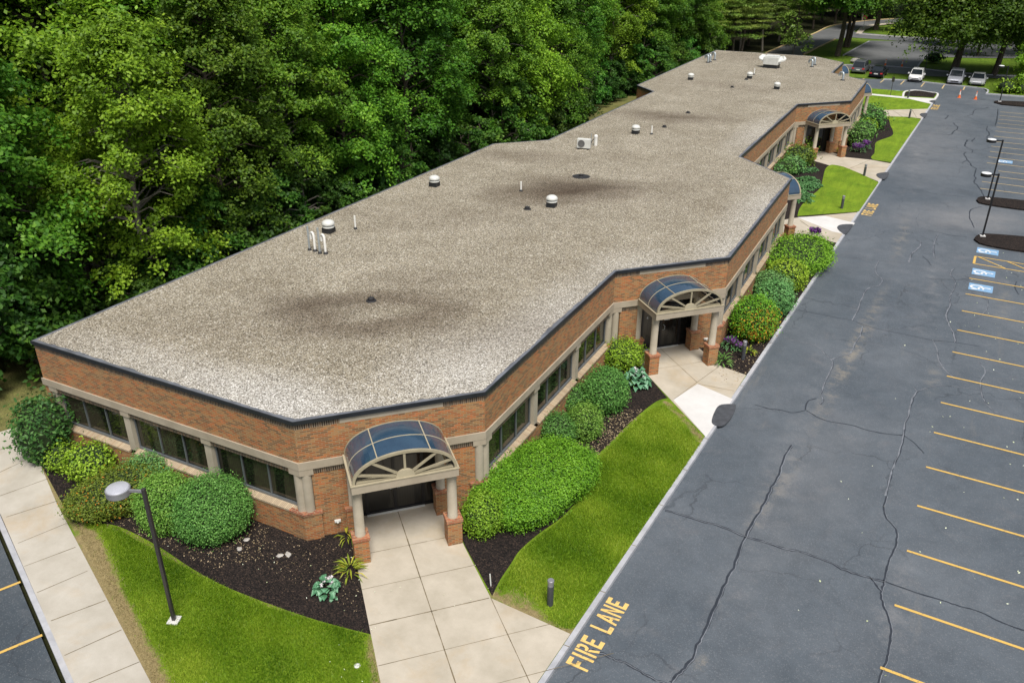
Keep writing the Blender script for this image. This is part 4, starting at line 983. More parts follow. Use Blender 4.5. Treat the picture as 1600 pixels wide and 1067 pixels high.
for x, y, l in ((580, 470, 'black roof drain in the ring of pale gravel'), (908, 276, 'wide dark roof drain ring above the dark stain'), (824, 327, 'small dark roof drain left of the domed vent'), (1075, 177, 'small dark roof drain beyond the short white pipe'),
        (1038, 199, 'small dark roof drain beside the short white pipe'), (1144, 137, 'tiny roof drain on the far wing'), (1166, 125, 'tiny dark roof drain in front of the far vent')):
    p = at(x, y, RZ)
    m = MB(); m.lathe([(.22, 0), (.20, .03), (.13, .04), (.13, .12), (.09, .15), (.02, .16)], 14)
    for k in range(8): a = k*pi/4; m.box(.12*cos(a)-.012, .12*cos(a)+.012, .12*sin(a)-.012, .12*sin(a)+.012, .03, .14)
    if x == 908: m.lathe([(.55, .005), (.5, .012)], 24)
    o = m.build('roof_drain', M_black, None, loc=tuple(p)); tag(o, l, 'roof drain', 'roof drains')
p = at(912, 233, RZ); ac = empty('air_conditioner', tuple(p), radians(8)); tag(ac, 'white outdoor air conditioner unit with a round fan grille on the gravel roof', 'air conditioner')
m = MB(); m.box(-.46, .46, -.17, .17, .07, .70); m.build('casing', M_white, ac, bevel=.02)
m = MB(); m.lathe([(.24, 0), (.24, .02), (.2, .02), (.2, .005)], 24); o = m.build('fan_grille', plain('fan_grille_grey', (.12, .12, .12), .6), ac); o.rotation_euler = (pi/2, 0, 0); o.location = (-.14, -.175, .39)
m = MB(); [m.box(x-.04, x+.04, -.28, .28, 0, .07) for x in (-.33, .33)]; m.build('foot_rail', M_black, ac)
p = at(930.5, 227.5, RZ); pp = empty('pipe_hood', tuple(p)); tag(pp, 'white pipe hood with black insulated lines beside the air conditioner', 'pipe hood')
m = MB(); m.lathe([(.12, 0), (.12, .55), (.14, .57), (.13, .68), (.06, .74)], 16); m.build('hood', M_pvc, pp, smooth=True)
m = MB(); m.tube([(-.12, 0, .45), (-.25, -.08, .3), (-.3, -.15, .08), (-.7, -.25, .04)], .03, 8); m.build('refrigerant_line', M_black, pp)
m = MB(); m.tube([(-.42, .2, 0), (-.42, .2, .75)], .025, 8); m.build('conduit', M_galv, pp)
p = at(1205, 106, RZ); ih = empty('intake_hood', tuple(p), radians(-4)); tag(ih, 'large white metal intake hood with flared sides on the far wing of the roof', 'intake hood')
m = MB(); m.box(-.75, .75, -.6, .6, 0, .35); m.build('curb_box', M_fascia, ih)
m = MB(); m.box(-.8, .8, -.65, .65, .35, 1.15); m.build('housing', M_white, ih, bevel=.03)
for sx in (-1, 1):
    m = MB(); q = [(sx*.8, -.5, .75), (sx*1.35, -.3, .9), (sx*1.5, 0, 1.05), (sx*1.2, .2, 1.3), (sx*.8, .5, 1.2)]
    m.face(q); m.face([(a, b, c-.12) for a, b, c in q][::-1])
    for k in range(5): A_, B_ = q[k], q[(k+1) % 5]; m.face([A_, B_, (B_[0], B_[1], B_[2]-.12), (A_[0], A_[1], A_[2]-.12)])
    m.build('side_flap', M_white, ih)
m = MB(); m.box(-.7, .7, -.5, .5, 1.15, 1.28); m.build('lid', M_white, ih, bevel=.03)

# ------------------------------------------------------------------ lamps, bollards, signs, cones
def make_lamp(root, h, mp, mt, ms):
    m = MB(); m.box(-.16, .16, -.16, .16, -.05, .06); m.build('footing', M_white_conc, root)
    m = MB(); m.box(-.05, .05, -.05, .05, .05, h); m.build('pole', mp, root, bevel=.01)
    m = MB(); m.box(-.42, -.04, -.03, .03, h-.13, h-.06); m.build('arm', ms, root)
    m = MB(); m.lathe([(.30, -.19), (.32, -.17), (.32, 0.0), (.30, .012)], 28, (-.72, 0, h-.05)); hd = m.build('lamp_head', ms, root, smooth=True)
    m = MB(); m.lathe([(.30, .0), (.28, .03), (.18, .055), (.04, .065)], 28, (-.72, 0, h-.04)); m.build('top_cover', mt, hd, smooth=True)
def place_lamp(bx, by, ty, rz, lab, mats, z0=0.0, tx=None, h=None):
    p = at(bx, by, z0); h = h or hgt(tx or bx, ty, p[0], p[1])-z0
    r = empty('lamp_post', tuple(p), rz); make_lamp(r, h, *mats); tag(r, lab, 'lamp post', 'round headed lamp posts'); return r
bz = (M_bronze, M_lampw, M_lampg); bk = (M_pole, M_whitep, M_pole)
place_lamp(272.5, 970, 763, radians(22), 'dark lamp post with a round grey head standing on the near lawn', bz, tx=224)
place_lamp(1535, 369, 271, radians(12), 'black lamp post with a pale topped disc head in the nearer mulch island', bk, tx=1559.6)
place_lamp(1543, 311, 218, radians(8), 'black lamp post in the second mulch island, behind the other one', bk, tx=1562)
place_lamp(1562, 159, 103, radians(5), 'lamp post in the farthest mulch island, white head over the shrubs', bk, tx=1573)
place_lamp(1443, 120, 75, radians(0), 'lamp post on the verge behind the parked white hatchback', bk, tx=1449)
place_lamp(1239, 90, 64, radians(0), 'small lamp post beside the curving road', bk, tx=1240, h=4.6)
def make_bollard(r, h):
    m = MB(); m.lathe([(.095, 0), (.095, h-.22)], 16); m.build('post', M_bollard, r, smooth=True)
    m = MB(); m.lathe([(.088, h-.22), (.088, h-.10), (.10, h-.10), (.10, h-.015), (.085, h)], 16); m.build('light_head', M_lampg, r, smooth=True)
bol0 = None
for x, y, l in ((859.5, 944, 'grey bollard light with a bright rim at the near lawn corner'), (1160.5, 561, 'grey bollard light in the mulch beside the yellow flowering plant'), (1315, 326, 'dark bollard light on the lawn above the third entrance walk'),
        (1350, 275, 'dark bollard light where the fourth entrance walk meets the lawn'), (1420.5, 185, 'dark bollard light beside the far entrance walk'), (1418.5, 153.5, 'dark bollard light in front of the far mulch bed')):
    p = at(x, y, .01)
    if bol0 is None: bol0 = empty('bollard_light'); make_bollard(bol0, .95); o = bol0
    else: o = copy_tree(bol0)
    o.location = tuple(p); o.rotation_euler = (0, 0, 0); tag(o, l, 'bollard light', 'bollard lights')
p = at(1391, 149.5, 0); r = empty('parking_sign', tuple(p), radians(-3)); tag(r, 'thin parking sign on a post in front of the far blue painted stall', 'sign')
m = MB(); m.tube([(0, 0, 0), (0, 0, 2.2)], .03, 6); m.build('post', M_bronze, r); m = MB(); m.box(-.16, .16, -.04, -.03, 1.6, 2.15); m.build('sign_panel', M_bronze, r)
p = at(1348.5, 47.5, 0); r = empty('stop_sign', tuple(p), radians(200)); tag(r, 'red octagonal road sign on a post where the drive meets the curving road', 'sign')
m = MB(); m.tube([(0, 0, 0), (0, 0, 2.6)], .05, 6); m.build('post', M_galv, r)
m = MB(); P = [(.42*cos(pi/8+k*pi/4), .42*sin(pi/8+k*pi/4)+2.4) for k in range(8)]; m.face([(x, -.06, z) for x, z in P]); m.face([(x, -.08, z) for x, z in P][::-1])
for k in range(8): A_, B_ = P[k], P[(k+1) % 8]; m.face([(A_[0], -.06, A_[1]), (B_[0], -.06, B_[1]), (B_[0], -.08, B_[1]), (A_[0], -.08, A_[1])])
m.build('sign_panel', M_red, r)
def make_cone(r, h=.75):
    m = MB(); m.box(-.19, .19, -.19, .19, 0, .035); m.build('base', M_black if 0 else M_orange, r)
    m = MB(); m.lathe([(.145, .03), (.03, h)], 16); m.build('cone', M_orange, r, smooth=True)
    m = MB(); m.lathe([(.112, h*.38), (.072, h*.66)], 16); m.lathe([(.066, h*.72), (.052, h*.82)], 16); m.build('reflective_band', M_white, r)
cone0 = None
for x, y, l, zz in ((1498.5, 153, 'traffic cone left of the pair at the lane end, below the silver car', ROADZ), (1524, 155.5, 'traffic cone right of the pair at the lane end, nearer the lamp island', ROADZ),
        (1383, 103, 'distant traffic cone at the far lot entrance, left of two', ROADZ), (1409, 104.5, 'distant traffic cone at the far lot entrance, right of two', ROADZ), (1325, 55, 'distant traffic cone beside the curving road', ROADZ)):
    p = at(x, y, zz)
    if cone0 is None: cone0 = empty('traffic_cone'); make_cone(cone0, .95); o = cone0
    else: o = copy_tree(cone0)
    o.location = tuple(p); tag(o, l, 'traffic cone', 'orange traffic cones')
p = at(1337, 97, 0); m = MB(); m.lathe([(.8, 0), (.85, .15), (.6, .45), (.2, .55)], 9); o = m.build('boulder', M_rock, None, loc=tuple(p)); tag(o, 'pale flat boulder on the grass behind the dark silver car', 'rock')
p = at(1148, 78, 0); r = empty('garden_shed', (-39, 141, -.1), .3); tag(r, 'small blue grey shed among the pine trunks behind the roof', 'shed')
m = MB(); m.box(-1.6, 1.6, -1.2, 1.2, 0, 2.3); m.build('wall', M_shed, r); m = MB(); m.face([(-1.8, -1.4, 2.2), (1.8, -1.4, 2.2), (1.8, 0, 3), (-1.8, 0, 3)]); m.face([(1.8, 1.4, 2.2), (-1.8, 1.4, 2.2), (-1.8, 0, 3), (1.8, 0, 3)]); m.build('roof', M_shed, r)
p = at(767, 915, 0); m = MB(); m.tube([(0, 0, 0), (-.05, .04, .42)], .02, 8); o = m.build('marker_stake', M_white, None, loc=tuple(p)); tag(o, 'short white plastic stake at the mulch corner beside the near walk', 'stake')
p = at(558, 1040, 0); m = MB(); m.lathe([(.09, 0), (.09, .02), (.05, .04)], 12); o = m.build('lawn_cap', M_white, None, loc=tuple(p)); tag(o, 'small white round cap lying in the near lawn', 'cap')
for x, y, s, l in ((437, 868, .09, 'pale stone on the mulch, left of the small pair'), (450, 866, .10, 'pale stone on the mulch, right of the small pair'), (374, 857, .08, 'small pale stone on mulch near the largest round bush'), (385, 843, .08, 'light stone on the mulch close to the wall pier')):
    p = at(x, y, 0.03); bm = bmesh.new(); bmesh.ops.create_icosphere(bm, subdivisions=2, radius=s)
    for v in bm.verts: v.co *= 1+random.uniform(-.25, .2); v.co.z *= .5; v.co.x *= 1.35
    me = bpy.data.meshes.new('stone'); bm.to_mesh(me); bm.free(); me.materials.append(M_rock); o = link('stone', me, None, tuple(p)); o.rotation_euler.z = random.uniform(0, 3); tag(o, l, 'stone', 'pale stones in the mulch')

# ------------------------------------------------------------------ cars
M_cglass = plain('car_glass', (.015, .02, .025), .08, 0, .05); M_tyre = plain('tyre', (.02, .02, .02), .8); M_rim = plain('rim', (.35, .36, .37), .3, .7)
M_headl = plain('headlight', (.6, .62, .63), .15); M_taill = plain('tail_light', (.5, .03, .03), .2); M_plate = plain('plate', (.6, .62, .6), .5); M_grille = plain('grille', (.02, .02, .022), .5)
def make_car(name, x, y, rz, col, kind, lab, metal=.5):
    root = empty(name, (x, y, ROADZ), rz); tag(root, lab, 'car', 'cars parked in the far row')
    paintm = plain('car_paint', col, .28, metal, .03)
    L = {'suv': 4.7, 'sedan': 4.75, 'hatch': 4.0}[kind]; W = .92 if kind != 'hatch' else .86; H = {'suv': 1.72, 'sedan': 1.44, 'hatch': 1.5}[kind]
    bh = {'suv': 1.05, 'sedan': .92, 'hatch': .95}[kind]; gc = .28 if kind != 'suv' else .33
    # stations along the car: (y, z low, z high, half width); front is at -y
    st = [(-L/2, .42, bh*.62, W*.80), (-L/2+.12, gc, bh*.76, W*.93), (-L/2+.55, gc, bh*.88, W), (-L/2+1.15, gc, bh, W), (0, gc, bh+.03, W), (L/2-.9, gc, bh+.04, W), (L/2-.25, gc, bh+(0 if kind == 'sedan' else .02), W*.97), (L/2-.05, gc+.05, bh*.9, W*.92), (L/2, .45, bh*.7, W*.85)]
    def ring(s):
        yy, a, b, w = s; m_ = a+(b-a)*.55
        return [(-w*.86, yy, a), (w*.86, yy, a), (w, yy, a+.12), (w, yy, m_), (w*.93, yy, b-.04), (w*.8, yy, b), (-w*.8, yy, b), (-w*.93, yy, b-.04), (-w, yy, m_), (-w, yy, a+.12)]
    m = MB(); R_ = [ring(s) for s in st]
    for i in range(len(R_)-1):
        for k in range(10): a, b = k, (k+1) % 10; m.face([R_[i][a], R_[i][b], R_[i+1][b], R_[i+1][a]][::-1])
    m.face(R_[0]); m.face(R_[-1][::-1]); m.build('body', paintm, root, smooth=True)
    # cabin
    if kind == 'sedan': c = [(-L/2+1.25, W*.82), (-L/2+1.95, W*.70), (L/2-1.55, W*.70), (L/2-.75, W*.80)]
    elif kind == 'suv': c = [(-L/2+1.2, W*.86), (-L/2+1.75, W*.76), (L/2-.45, W*.76), (L/2-.08, W*.86)]
    else: c = [(-L/2+.95, W*.84), (-L/2+1.6, W*.72), (L/2-.55, W*.72), (L/2-.12, W*.84)]
    (ya, wa), (yb, wb), (yc, wc), (yd, wd) = c; z0, z1 = bh-.02, H
    lo = [(-wa, ya, z0), (wa, ya, z0), (wd, yd, z0), (-wd, yd, z0)]; hi = [(-wb, yb, z1), (wb, yb, z1), (wc, yc, z1), (-wc, yc, z1)]
    g = MB()
    for k in range(4): j = (k+1) % 4; g.face([lo[k], lo[j], hi[j], hi[k]])
    g.build('windows', M_cglass, root)
    r = MB(); up = [(x_*1.02, y_, z1+.012) for x_, y_, _ in hi]; tp = [(x_*.86, y_+(.12 if k < 2 else -.12), z1+.05) for k, (x_, y_, _) in enumerate(hi)]
    for k in range(4): j = (k+1) % 4; r.face([hi[k], hi[j], up[j], up[k]]); r.face([up[k], up[j], tp[j], tp[k]])
    r.face(tp)
    for k in range(4):     # pillars
        a, b = Vector(lo[k]), Vector(hi[k]); r.tube([a*1.005, b*1.0], .035, 6)
    for sx in (-1, 1): r.tube([(sx*(wa+wd)/2*1.0, (ya+yd)/2, z0), (sx*(wb+wc)/2*1.02, (yb+yc)/2, z1)], .03, 6)
    r.build('roof', paintm, root)
    for sx in (-1, 1):
        for yy in (-L/2+.85, L/2-.85):
            t = MB(); t.tube([(sx*(W-.2), yy, .33), (sx*(W+.02), yy, .33)], .33, 18); w_ = t.build('wheel', M_tyre, root)
            t = MB(); t.tube([(sx*(W+.015), yy, .33), (sx*(W+.03), yy, .33)], .2, 14); t.build('rim', M_rim, w_)
        t = MB(); t.box(sx*W*.7-.16, sx*W*.7+.16, -L/2-.0, -L/2+.16, bh*.62, bh*.76); t.build('headlight', M_headl, root)
        t = MB(); t.box(sx*W*.74-.15, sx*W*.74+.15, L/2-.14, L/2+.015, bh*.72, bh*.9); t.build('tail_light', M_taill, root)
        t = MB(); xm = sx*(W+.12); t.box(xm-.1, xm+.1, ya+.25, ya+.4, z0, z0+.17); t.build('mirror', paintm, root)
    t = MB(); t.box(-W*.5, W*.5, -L/2-.015, -L/2+.1, .5, bh*.62); t.box(-W*.6, W*.6, -L/2-.02, -L/2+.1, .3, .42); t.build('grille', M_grille, root)
    t = MB(); t.box(-.26, .26, L/2-.03, L/2+.03, .62, .76); t.build('number_plate', M_plate, root)
    return root
YR_ = radians(-3)
def carpos(px, py): p = at(px, py, ROADZ); return p
cars = [('sports_utility_car', 1339, 117.5, 0, (.16, .17, .19), 'suv', 'dark silver sport utility car parked nose in beside the brick corner', pi),
        ('saloon_car', 1367, 124, 0, (.012, .013, .016), 'sedan', 'black saloon car with red tail lights parked nose in', pi),
        ('hatchback_car', 1428, 129.5, 0, (.78, .78, .78), 'hatch', 'small white hatchback facing the camera, alone in the middle of the row', 0),
        ('sports_utility_car', 1489.5, 134.5, 0, (.42, .44, .50), 'suv', 'silver sport utility car with a dark grille facing the camera', 0),
        ('saloon_car', 1524.5, 136.5, 0, (.50, .52, .55), 'sedan', 'silver saloon car facing the camera, rightmost in the row', 0)]
for nm, px, py, _, col, kd, lab, a in cars:
    p = at(px, py, ROADZ); half = {'suv': 2.35, 'sedan': 2.37, 'hatch': 2.0}[kd]
    make_car(nm, p[0]+half*sin(YD), p[1]+half*cos(YD), a+YR_, col, kd, lab, 0 if kd == 'hatch' else .4)

# ------------------------------------------------------------------ foliage helpers
def snoise(P, f, seed):
    rg = np.random.default_rng(seed); out = np.zeros(len(P))
    for k in range(5):
        d = rg.normal(size=3); d /= np.linalg.norm(d); out += np.sin(P@d*f*rg.uniform(.7, 1.6)+rg.uniform(0, 6.28))
    return out/5
def leaf_quads(C, Nrm, size, rg, aspect=.55, jit=.55):
    """rhombic leaves at centres C facing roughly along Nrm"""
    n = len(C); N = Nrm+rg.normal(0, jit, (n, 3)); N /= np.linalg.norm(N, axis=1)[:, None]+1e-9
    T = np.cross(N, rg.normal(size=(n, 3))); T /= np.linalg.norm(T, axis=1)[:, None]+1e-9; B = np.cross(N, T)
    s = (size*rg.uniform(.65, 1.3, n))[:, None]; a, b = T*s*.5, B*s*.5*aspect
    V = np.stack([C-a, C-b+a*.1, C+a, C+b+a*.1], 1).reshape(-1, 3)
    u = np.repeat(rg.random(n), 4); return V, np.arange(n*4).reshape(-1, 4), np.stack([u, np.zeros(n*4)], 1)
def blob_points(rx, ry, rz, n, rg, seed, amp=.12, fr=2.2, sq=1.0, zmin=.02):
    """points on a lumpy dome of half-height rz sitting on the ground"""
    D = rg.normal(size=(int(n*1.9), 3)); D /= np.linalg.norm(D, axis=1)[:, None]
    if sq != 1.0:
        D = np.sign(D)*np.abs(D)**sq; q = 2/sq; h_ = len(D)//2; xy = rg.uniform(-1, 1, (h_, 2)); w_ = 1-np.abs(xy[:, 0])**q-np.abs(xy[:, 1])**q
        top = np.c_[xy, np.maximum(w_, 0)**(1/q)][w_ > 0]; D = np.concatenate([D[h_:], top]); rg.shuffle(D)
    r = 1+amp*snoise(D, fr, seed)+amp*.5*snoise(D, fr*2.6, seed+1)
    P = D*r[:, None]*np.array([rx, ry, rz]); P[:, 2] += rz*.82
    Nn = D/np.array([rx, ry, rz]); Nn /= np.linalg.norm(Nn, axis=1)[:, None]
    k = P[:, 2] > zmin; return P[k][:n], Nn[k][:n]
def make_shrub(name, pos, rx, ry, rz, typ, lab, cat='bush', group=None, leaf=None, rot=0, amp=.12, seed=0, sq=1.0, accent=None, aspect=.55, dens=1.0, parent=None):
    rg = np.random.default_rng(seed+11); d = dist(pos)
    leaf = (leaf or max(.06, d*.0030)); leaf = min(leaf, max(.075, d*.0024)) if amp < .18 else leaf; rx *= .95; ry *= .95
    area = 2*pi*(rx*ry+rx*rz+ry*rz)/3*1.6
    n = int(min(60000, area/(leaf*leaf*aspect*.5)*1.5*dens))
    P, N_ = blob_points(rx, ry, rz, n, rg, seed, amp, sq=sq)
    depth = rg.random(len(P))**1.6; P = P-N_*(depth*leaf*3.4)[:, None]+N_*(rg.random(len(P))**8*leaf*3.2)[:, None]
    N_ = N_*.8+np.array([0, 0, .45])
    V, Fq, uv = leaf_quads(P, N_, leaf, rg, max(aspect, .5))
    uv[:, 0] = np.clip(uv[:, 0]*.75+.25*np.repeat(1-depth, 4)+.22*np.repeat(snoise(P*[1, 1, 2.2], 6.5, seed+3), 4), 0, 1)  # inner leaves darker, layered streaks lighter: shade and highlights put into leaf tone
    root = empty(name, (pos[0], pos[1], 0), rot); tag(root, lab, cat, group)
    mats = [M_sh[typ]]; mi = None
    if accent:
        am, frac, axis = accent; k = (rg.random(len(P)) < frac*(1+snoise(P, 2.2, seed+5)*1.5))
        if axis is not None: k = ((P@np.array(axis))+rg.normal(0, .25, len(P)) > 0) & (rg.random(len(P)) < frac)
        mats.append(M_sh[am]); mi = k.astype('i')
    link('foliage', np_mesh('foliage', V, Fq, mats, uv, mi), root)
    # dark core: inner shade put into its colour, so that nothing shows through
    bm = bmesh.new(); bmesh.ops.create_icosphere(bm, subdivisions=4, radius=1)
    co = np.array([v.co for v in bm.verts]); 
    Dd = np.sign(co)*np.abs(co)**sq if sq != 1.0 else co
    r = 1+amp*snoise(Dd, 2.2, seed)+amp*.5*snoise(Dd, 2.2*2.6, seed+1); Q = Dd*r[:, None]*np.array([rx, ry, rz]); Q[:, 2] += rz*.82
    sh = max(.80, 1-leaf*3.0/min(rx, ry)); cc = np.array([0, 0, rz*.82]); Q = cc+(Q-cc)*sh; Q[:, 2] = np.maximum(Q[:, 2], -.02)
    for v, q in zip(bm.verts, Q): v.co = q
    me = bpy.data.meshes.new('dark_core'); bm.to_mesh(me); bm.free(); me.materials.append(M_core); link('dark_core', me, root)
    return root
def px_shrub(cx_, cy_, rxp, ryp, typ, lab, name='round_bush', cat='bush', hz=None, **kw):
    zc = .5
    for _ in range(4):
        p = at(cx_, cy_, zc); s = F_PX/dist(p); r = rxp/s; de = math.asin((CAM_H-zc)/dist(p))
        h = hz or sqrt(max((ryp/s)**2-(r*sin(de))**2, (.42*r)**2))/cos(de); h = min(max(h, .62*r), r*1.25); zc = h*.8
    return make_shrub(name, p, r, r, h, typ, lab, cat, **kw)
S = px_shrub
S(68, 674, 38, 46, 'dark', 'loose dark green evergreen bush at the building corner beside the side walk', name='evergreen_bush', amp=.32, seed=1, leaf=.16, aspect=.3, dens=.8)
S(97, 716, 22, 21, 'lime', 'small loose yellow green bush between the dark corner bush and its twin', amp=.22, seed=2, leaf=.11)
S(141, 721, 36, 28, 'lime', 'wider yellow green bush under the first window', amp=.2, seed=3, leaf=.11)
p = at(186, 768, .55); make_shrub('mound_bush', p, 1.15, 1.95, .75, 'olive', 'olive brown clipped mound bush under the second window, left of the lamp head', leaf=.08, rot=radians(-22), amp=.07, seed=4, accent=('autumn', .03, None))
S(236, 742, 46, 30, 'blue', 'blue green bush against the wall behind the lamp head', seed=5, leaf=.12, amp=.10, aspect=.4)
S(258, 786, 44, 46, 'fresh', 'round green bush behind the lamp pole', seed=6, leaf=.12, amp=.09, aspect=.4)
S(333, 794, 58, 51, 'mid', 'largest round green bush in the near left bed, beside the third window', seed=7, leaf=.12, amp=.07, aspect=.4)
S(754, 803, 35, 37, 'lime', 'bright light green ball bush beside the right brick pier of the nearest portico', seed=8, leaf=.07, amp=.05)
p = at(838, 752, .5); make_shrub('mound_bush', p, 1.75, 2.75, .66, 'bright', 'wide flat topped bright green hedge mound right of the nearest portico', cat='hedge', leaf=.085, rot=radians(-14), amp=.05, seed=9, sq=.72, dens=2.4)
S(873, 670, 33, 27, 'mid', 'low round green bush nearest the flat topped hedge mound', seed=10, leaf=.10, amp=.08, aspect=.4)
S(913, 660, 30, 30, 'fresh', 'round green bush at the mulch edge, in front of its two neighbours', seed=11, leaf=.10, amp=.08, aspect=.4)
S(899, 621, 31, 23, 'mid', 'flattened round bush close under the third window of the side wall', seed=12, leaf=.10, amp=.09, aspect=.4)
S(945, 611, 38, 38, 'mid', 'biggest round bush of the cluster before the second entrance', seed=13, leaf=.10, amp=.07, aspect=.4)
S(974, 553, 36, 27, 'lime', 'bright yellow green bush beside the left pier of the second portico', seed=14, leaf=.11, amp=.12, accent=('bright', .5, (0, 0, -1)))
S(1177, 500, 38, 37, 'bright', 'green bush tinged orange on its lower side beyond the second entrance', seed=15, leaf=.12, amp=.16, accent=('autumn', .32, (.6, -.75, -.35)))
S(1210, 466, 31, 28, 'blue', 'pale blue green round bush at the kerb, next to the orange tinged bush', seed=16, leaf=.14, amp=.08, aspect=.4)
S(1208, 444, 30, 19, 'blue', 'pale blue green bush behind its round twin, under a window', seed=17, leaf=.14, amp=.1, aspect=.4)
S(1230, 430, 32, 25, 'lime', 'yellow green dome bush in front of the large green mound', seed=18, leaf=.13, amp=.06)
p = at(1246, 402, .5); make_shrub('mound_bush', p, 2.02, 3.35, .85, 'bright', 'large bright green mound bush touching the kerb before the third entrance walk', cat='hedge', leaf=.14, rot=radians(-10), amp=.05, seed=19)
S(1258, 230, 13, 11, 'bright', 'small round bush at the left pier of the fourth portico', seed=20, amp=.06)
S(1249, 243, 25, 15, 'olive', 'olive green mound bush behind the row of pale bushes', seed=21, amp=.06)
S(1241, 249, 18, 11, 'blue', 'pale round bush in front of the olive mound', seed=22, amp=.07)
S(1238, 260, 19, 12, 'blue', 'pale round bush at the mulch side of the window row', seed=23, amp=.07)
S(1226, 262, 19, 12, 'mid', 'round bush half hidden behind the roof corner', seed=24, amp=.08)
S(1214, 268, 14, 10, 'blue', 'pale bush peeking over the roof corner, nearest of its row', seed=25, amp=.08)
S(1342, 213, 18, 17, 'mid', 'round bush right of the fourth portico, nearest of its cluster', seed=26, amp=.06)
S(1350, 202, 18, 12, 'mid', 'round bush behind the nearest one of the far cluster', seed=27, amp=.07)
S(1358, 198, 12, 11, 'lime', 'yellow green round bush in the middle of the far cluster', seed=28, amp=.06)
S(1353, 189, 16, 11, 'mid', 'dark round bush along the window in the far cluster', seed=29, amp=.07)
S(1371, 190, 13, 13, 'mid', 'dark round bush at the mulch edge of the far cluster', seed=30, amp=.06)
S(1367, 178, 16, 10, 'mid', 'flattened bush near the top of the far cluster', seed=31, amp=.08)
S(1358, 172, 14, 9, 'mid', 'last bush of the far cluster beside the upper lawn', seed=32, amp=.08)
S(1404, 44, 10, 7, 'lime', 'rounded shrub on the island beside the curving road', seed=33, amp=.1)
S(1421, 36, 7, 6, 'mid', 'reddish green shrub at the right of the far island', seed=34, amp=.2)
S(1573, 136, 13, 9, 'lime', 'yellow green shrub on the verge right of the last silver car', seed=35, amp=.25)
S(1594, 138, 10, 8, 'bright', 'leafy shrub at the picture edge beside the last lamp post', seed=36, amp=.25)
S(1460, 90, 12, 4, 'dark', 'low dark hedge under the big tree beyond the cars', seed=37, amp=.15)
# low ground covers
def cover(pts, h, leafs, lab, seed, typ='cover', name='low_juniper'):
    rg = np.random.default_rng(seed); root = empty(name, tuple(at(*pts[0][:2], 0))); tag(root, lab, 'ground cover')
    Vs, Fs, Us = [], [], []; off = 0; o0 = np.array(root.location)
    for (px, py, r) in pts:
        c = at(px, py, .05); n = int(700*r*r); a = rg.uniform(0, 6.28, n); rr = r*np.sqrt(rg.random(n))*(1+.2*np.sin(a*5))
        P = np.stack([c[0]+rr*np.cos(a), c[1]+rr*np.sin(a), h*(1-(rr/r)**2*.8)*rg.uniform(.5, 1, n)], 1)-o0*[1, 1, 0]
        V, F_, u = leaf_quads(P, np.tile([0, 0, 1.], (n, 1)), leafs, rg, .4, .6); Vs.append(V); Fs.append(F_+off); Us.append(u); off += len(V)
    link('foliage', np_mesh('foliage', np.concatenate(Vs), np.concatenate(Fs), M_sh[typ], np.concatenate(Us)), root)
cover([(1262, 282, .9), (1258, 292, 1.0), (1250, 305, 1.0), (1270, 290, .8), (1256, 314, .7), (1246, 295, .9)], .35, .2, 'spreading blue green juniper behind the third portico column', 41)
cover([(1262, 268, .6), (1270, 266, .5)], .3, .16, 'small tuft of juniper below the pale bushes', 42)

# hostas, day lilies and flowers
def leafy(name, pos, r, h, n, mat, lab, cat, ll, lw, seed, flowers=0, fmat=None, arch=.6, fsize=.06):
    rg = random.Random(seed); root = empty(name, (pos[0], pos[1], .01)); tag(root, lab, cat)
    mb = MB()
    for k in range(n):
        a = rg.uniform(0, 2*pi); q = sqrt(rg.random()); rr = r*q; base = Vector((rr*.35*cos(a), rr*.35*sin(a), h*(1-q)*.6))
        d = Vector((cos(a), sin(a), 0)); sd = Vector((-sin(a), cos(a), 0)); l = ll*rg.uniform(.7, 1.2); w = lw*rg.uniform(.8, 1.2)
        up = (1-q)*1.0+.25; u = rg.random(); pts = []
        st = d*(rr-rr*.35)*.9
        P0 = base+st*.5+Vector((0, 0, h*(1-q*.7)*.7)); P1 = P0+d*l*.5+Vector((0, 0, l*.25*up)); P2 = P1+d*l*.5*arch+Vector((0, 0, -l*.3*(1.2-up)))
        tw = Vector((0, 0, w*.25))
        mb.face([P0-sd*w*.2, P1-sd*w*.5+tw, P1, P0], [(u, 0)]*4); mb.face([P0, P1, P1+sd*w*.5+tw, P0+sd*w*.2], [(u, 0)]*4)
        mb.face([P1-sd*w*.5+tw, P2, P1], [(u*.9, 0)]*3); mb.face([P1, P2, P1+sd*w*.5+tw], [(u*.9, 0)]*3)
    mb.build('foliage', mat, root)
    if flowers:
        fb = MB()
        for k in range(flowers):
            a = rg.uniform(0, 2*pi); rr = r*.55*sqrt(rg.random()); c = Vector((rr*cos(a), rr*sin(a), h*rg.uniform(1.0, 1.35)))
            for j in range(5):
                v = [c+Vector((rg.uniform(-1, 1), rg.uniform(-1, 1), rg.uniform(-1, 1)))*fsize for _ in range(4)]; fb.face(v, [(rg.random(), 0)]*4)
        fb.build('flowers', fmat or M_flowerw, root)
    return root
leafy('hosta', at(511, 920, .1), .42, .36, 60, M_hosta, 'pale green leafy hosta with white flowers alone in the near mulch', 'hosta', .26, .20, 51, 9)
leafy('hosta', at(994, 598, .1), .68, .55, 110, M_hosta, 'broad hosta with big blue green leaves beside the second entrance walk', 'hosta', .36, .27, 52, 12)
leafy('hosta', at(522, 936, .05), .09, .1, 7, M_hosta, 'tiny hosta seedling beside the near flowering hosta', 'hosta', .13, .11, 57)
leafy('day_lily', at(547, 892, .1), .34, .34, 46, M_daylily, 'yellow green grassy lily clump beside the near walk edge', 'plant', .42, .05, 53, arch=1)
leafy('day_lily', at(542, 838, .1), .26, .28, 24, M_daylily, 'sparse yellow green lily clump in front of the near portico pier', 'plant', .34, .04, 54, arch=1)
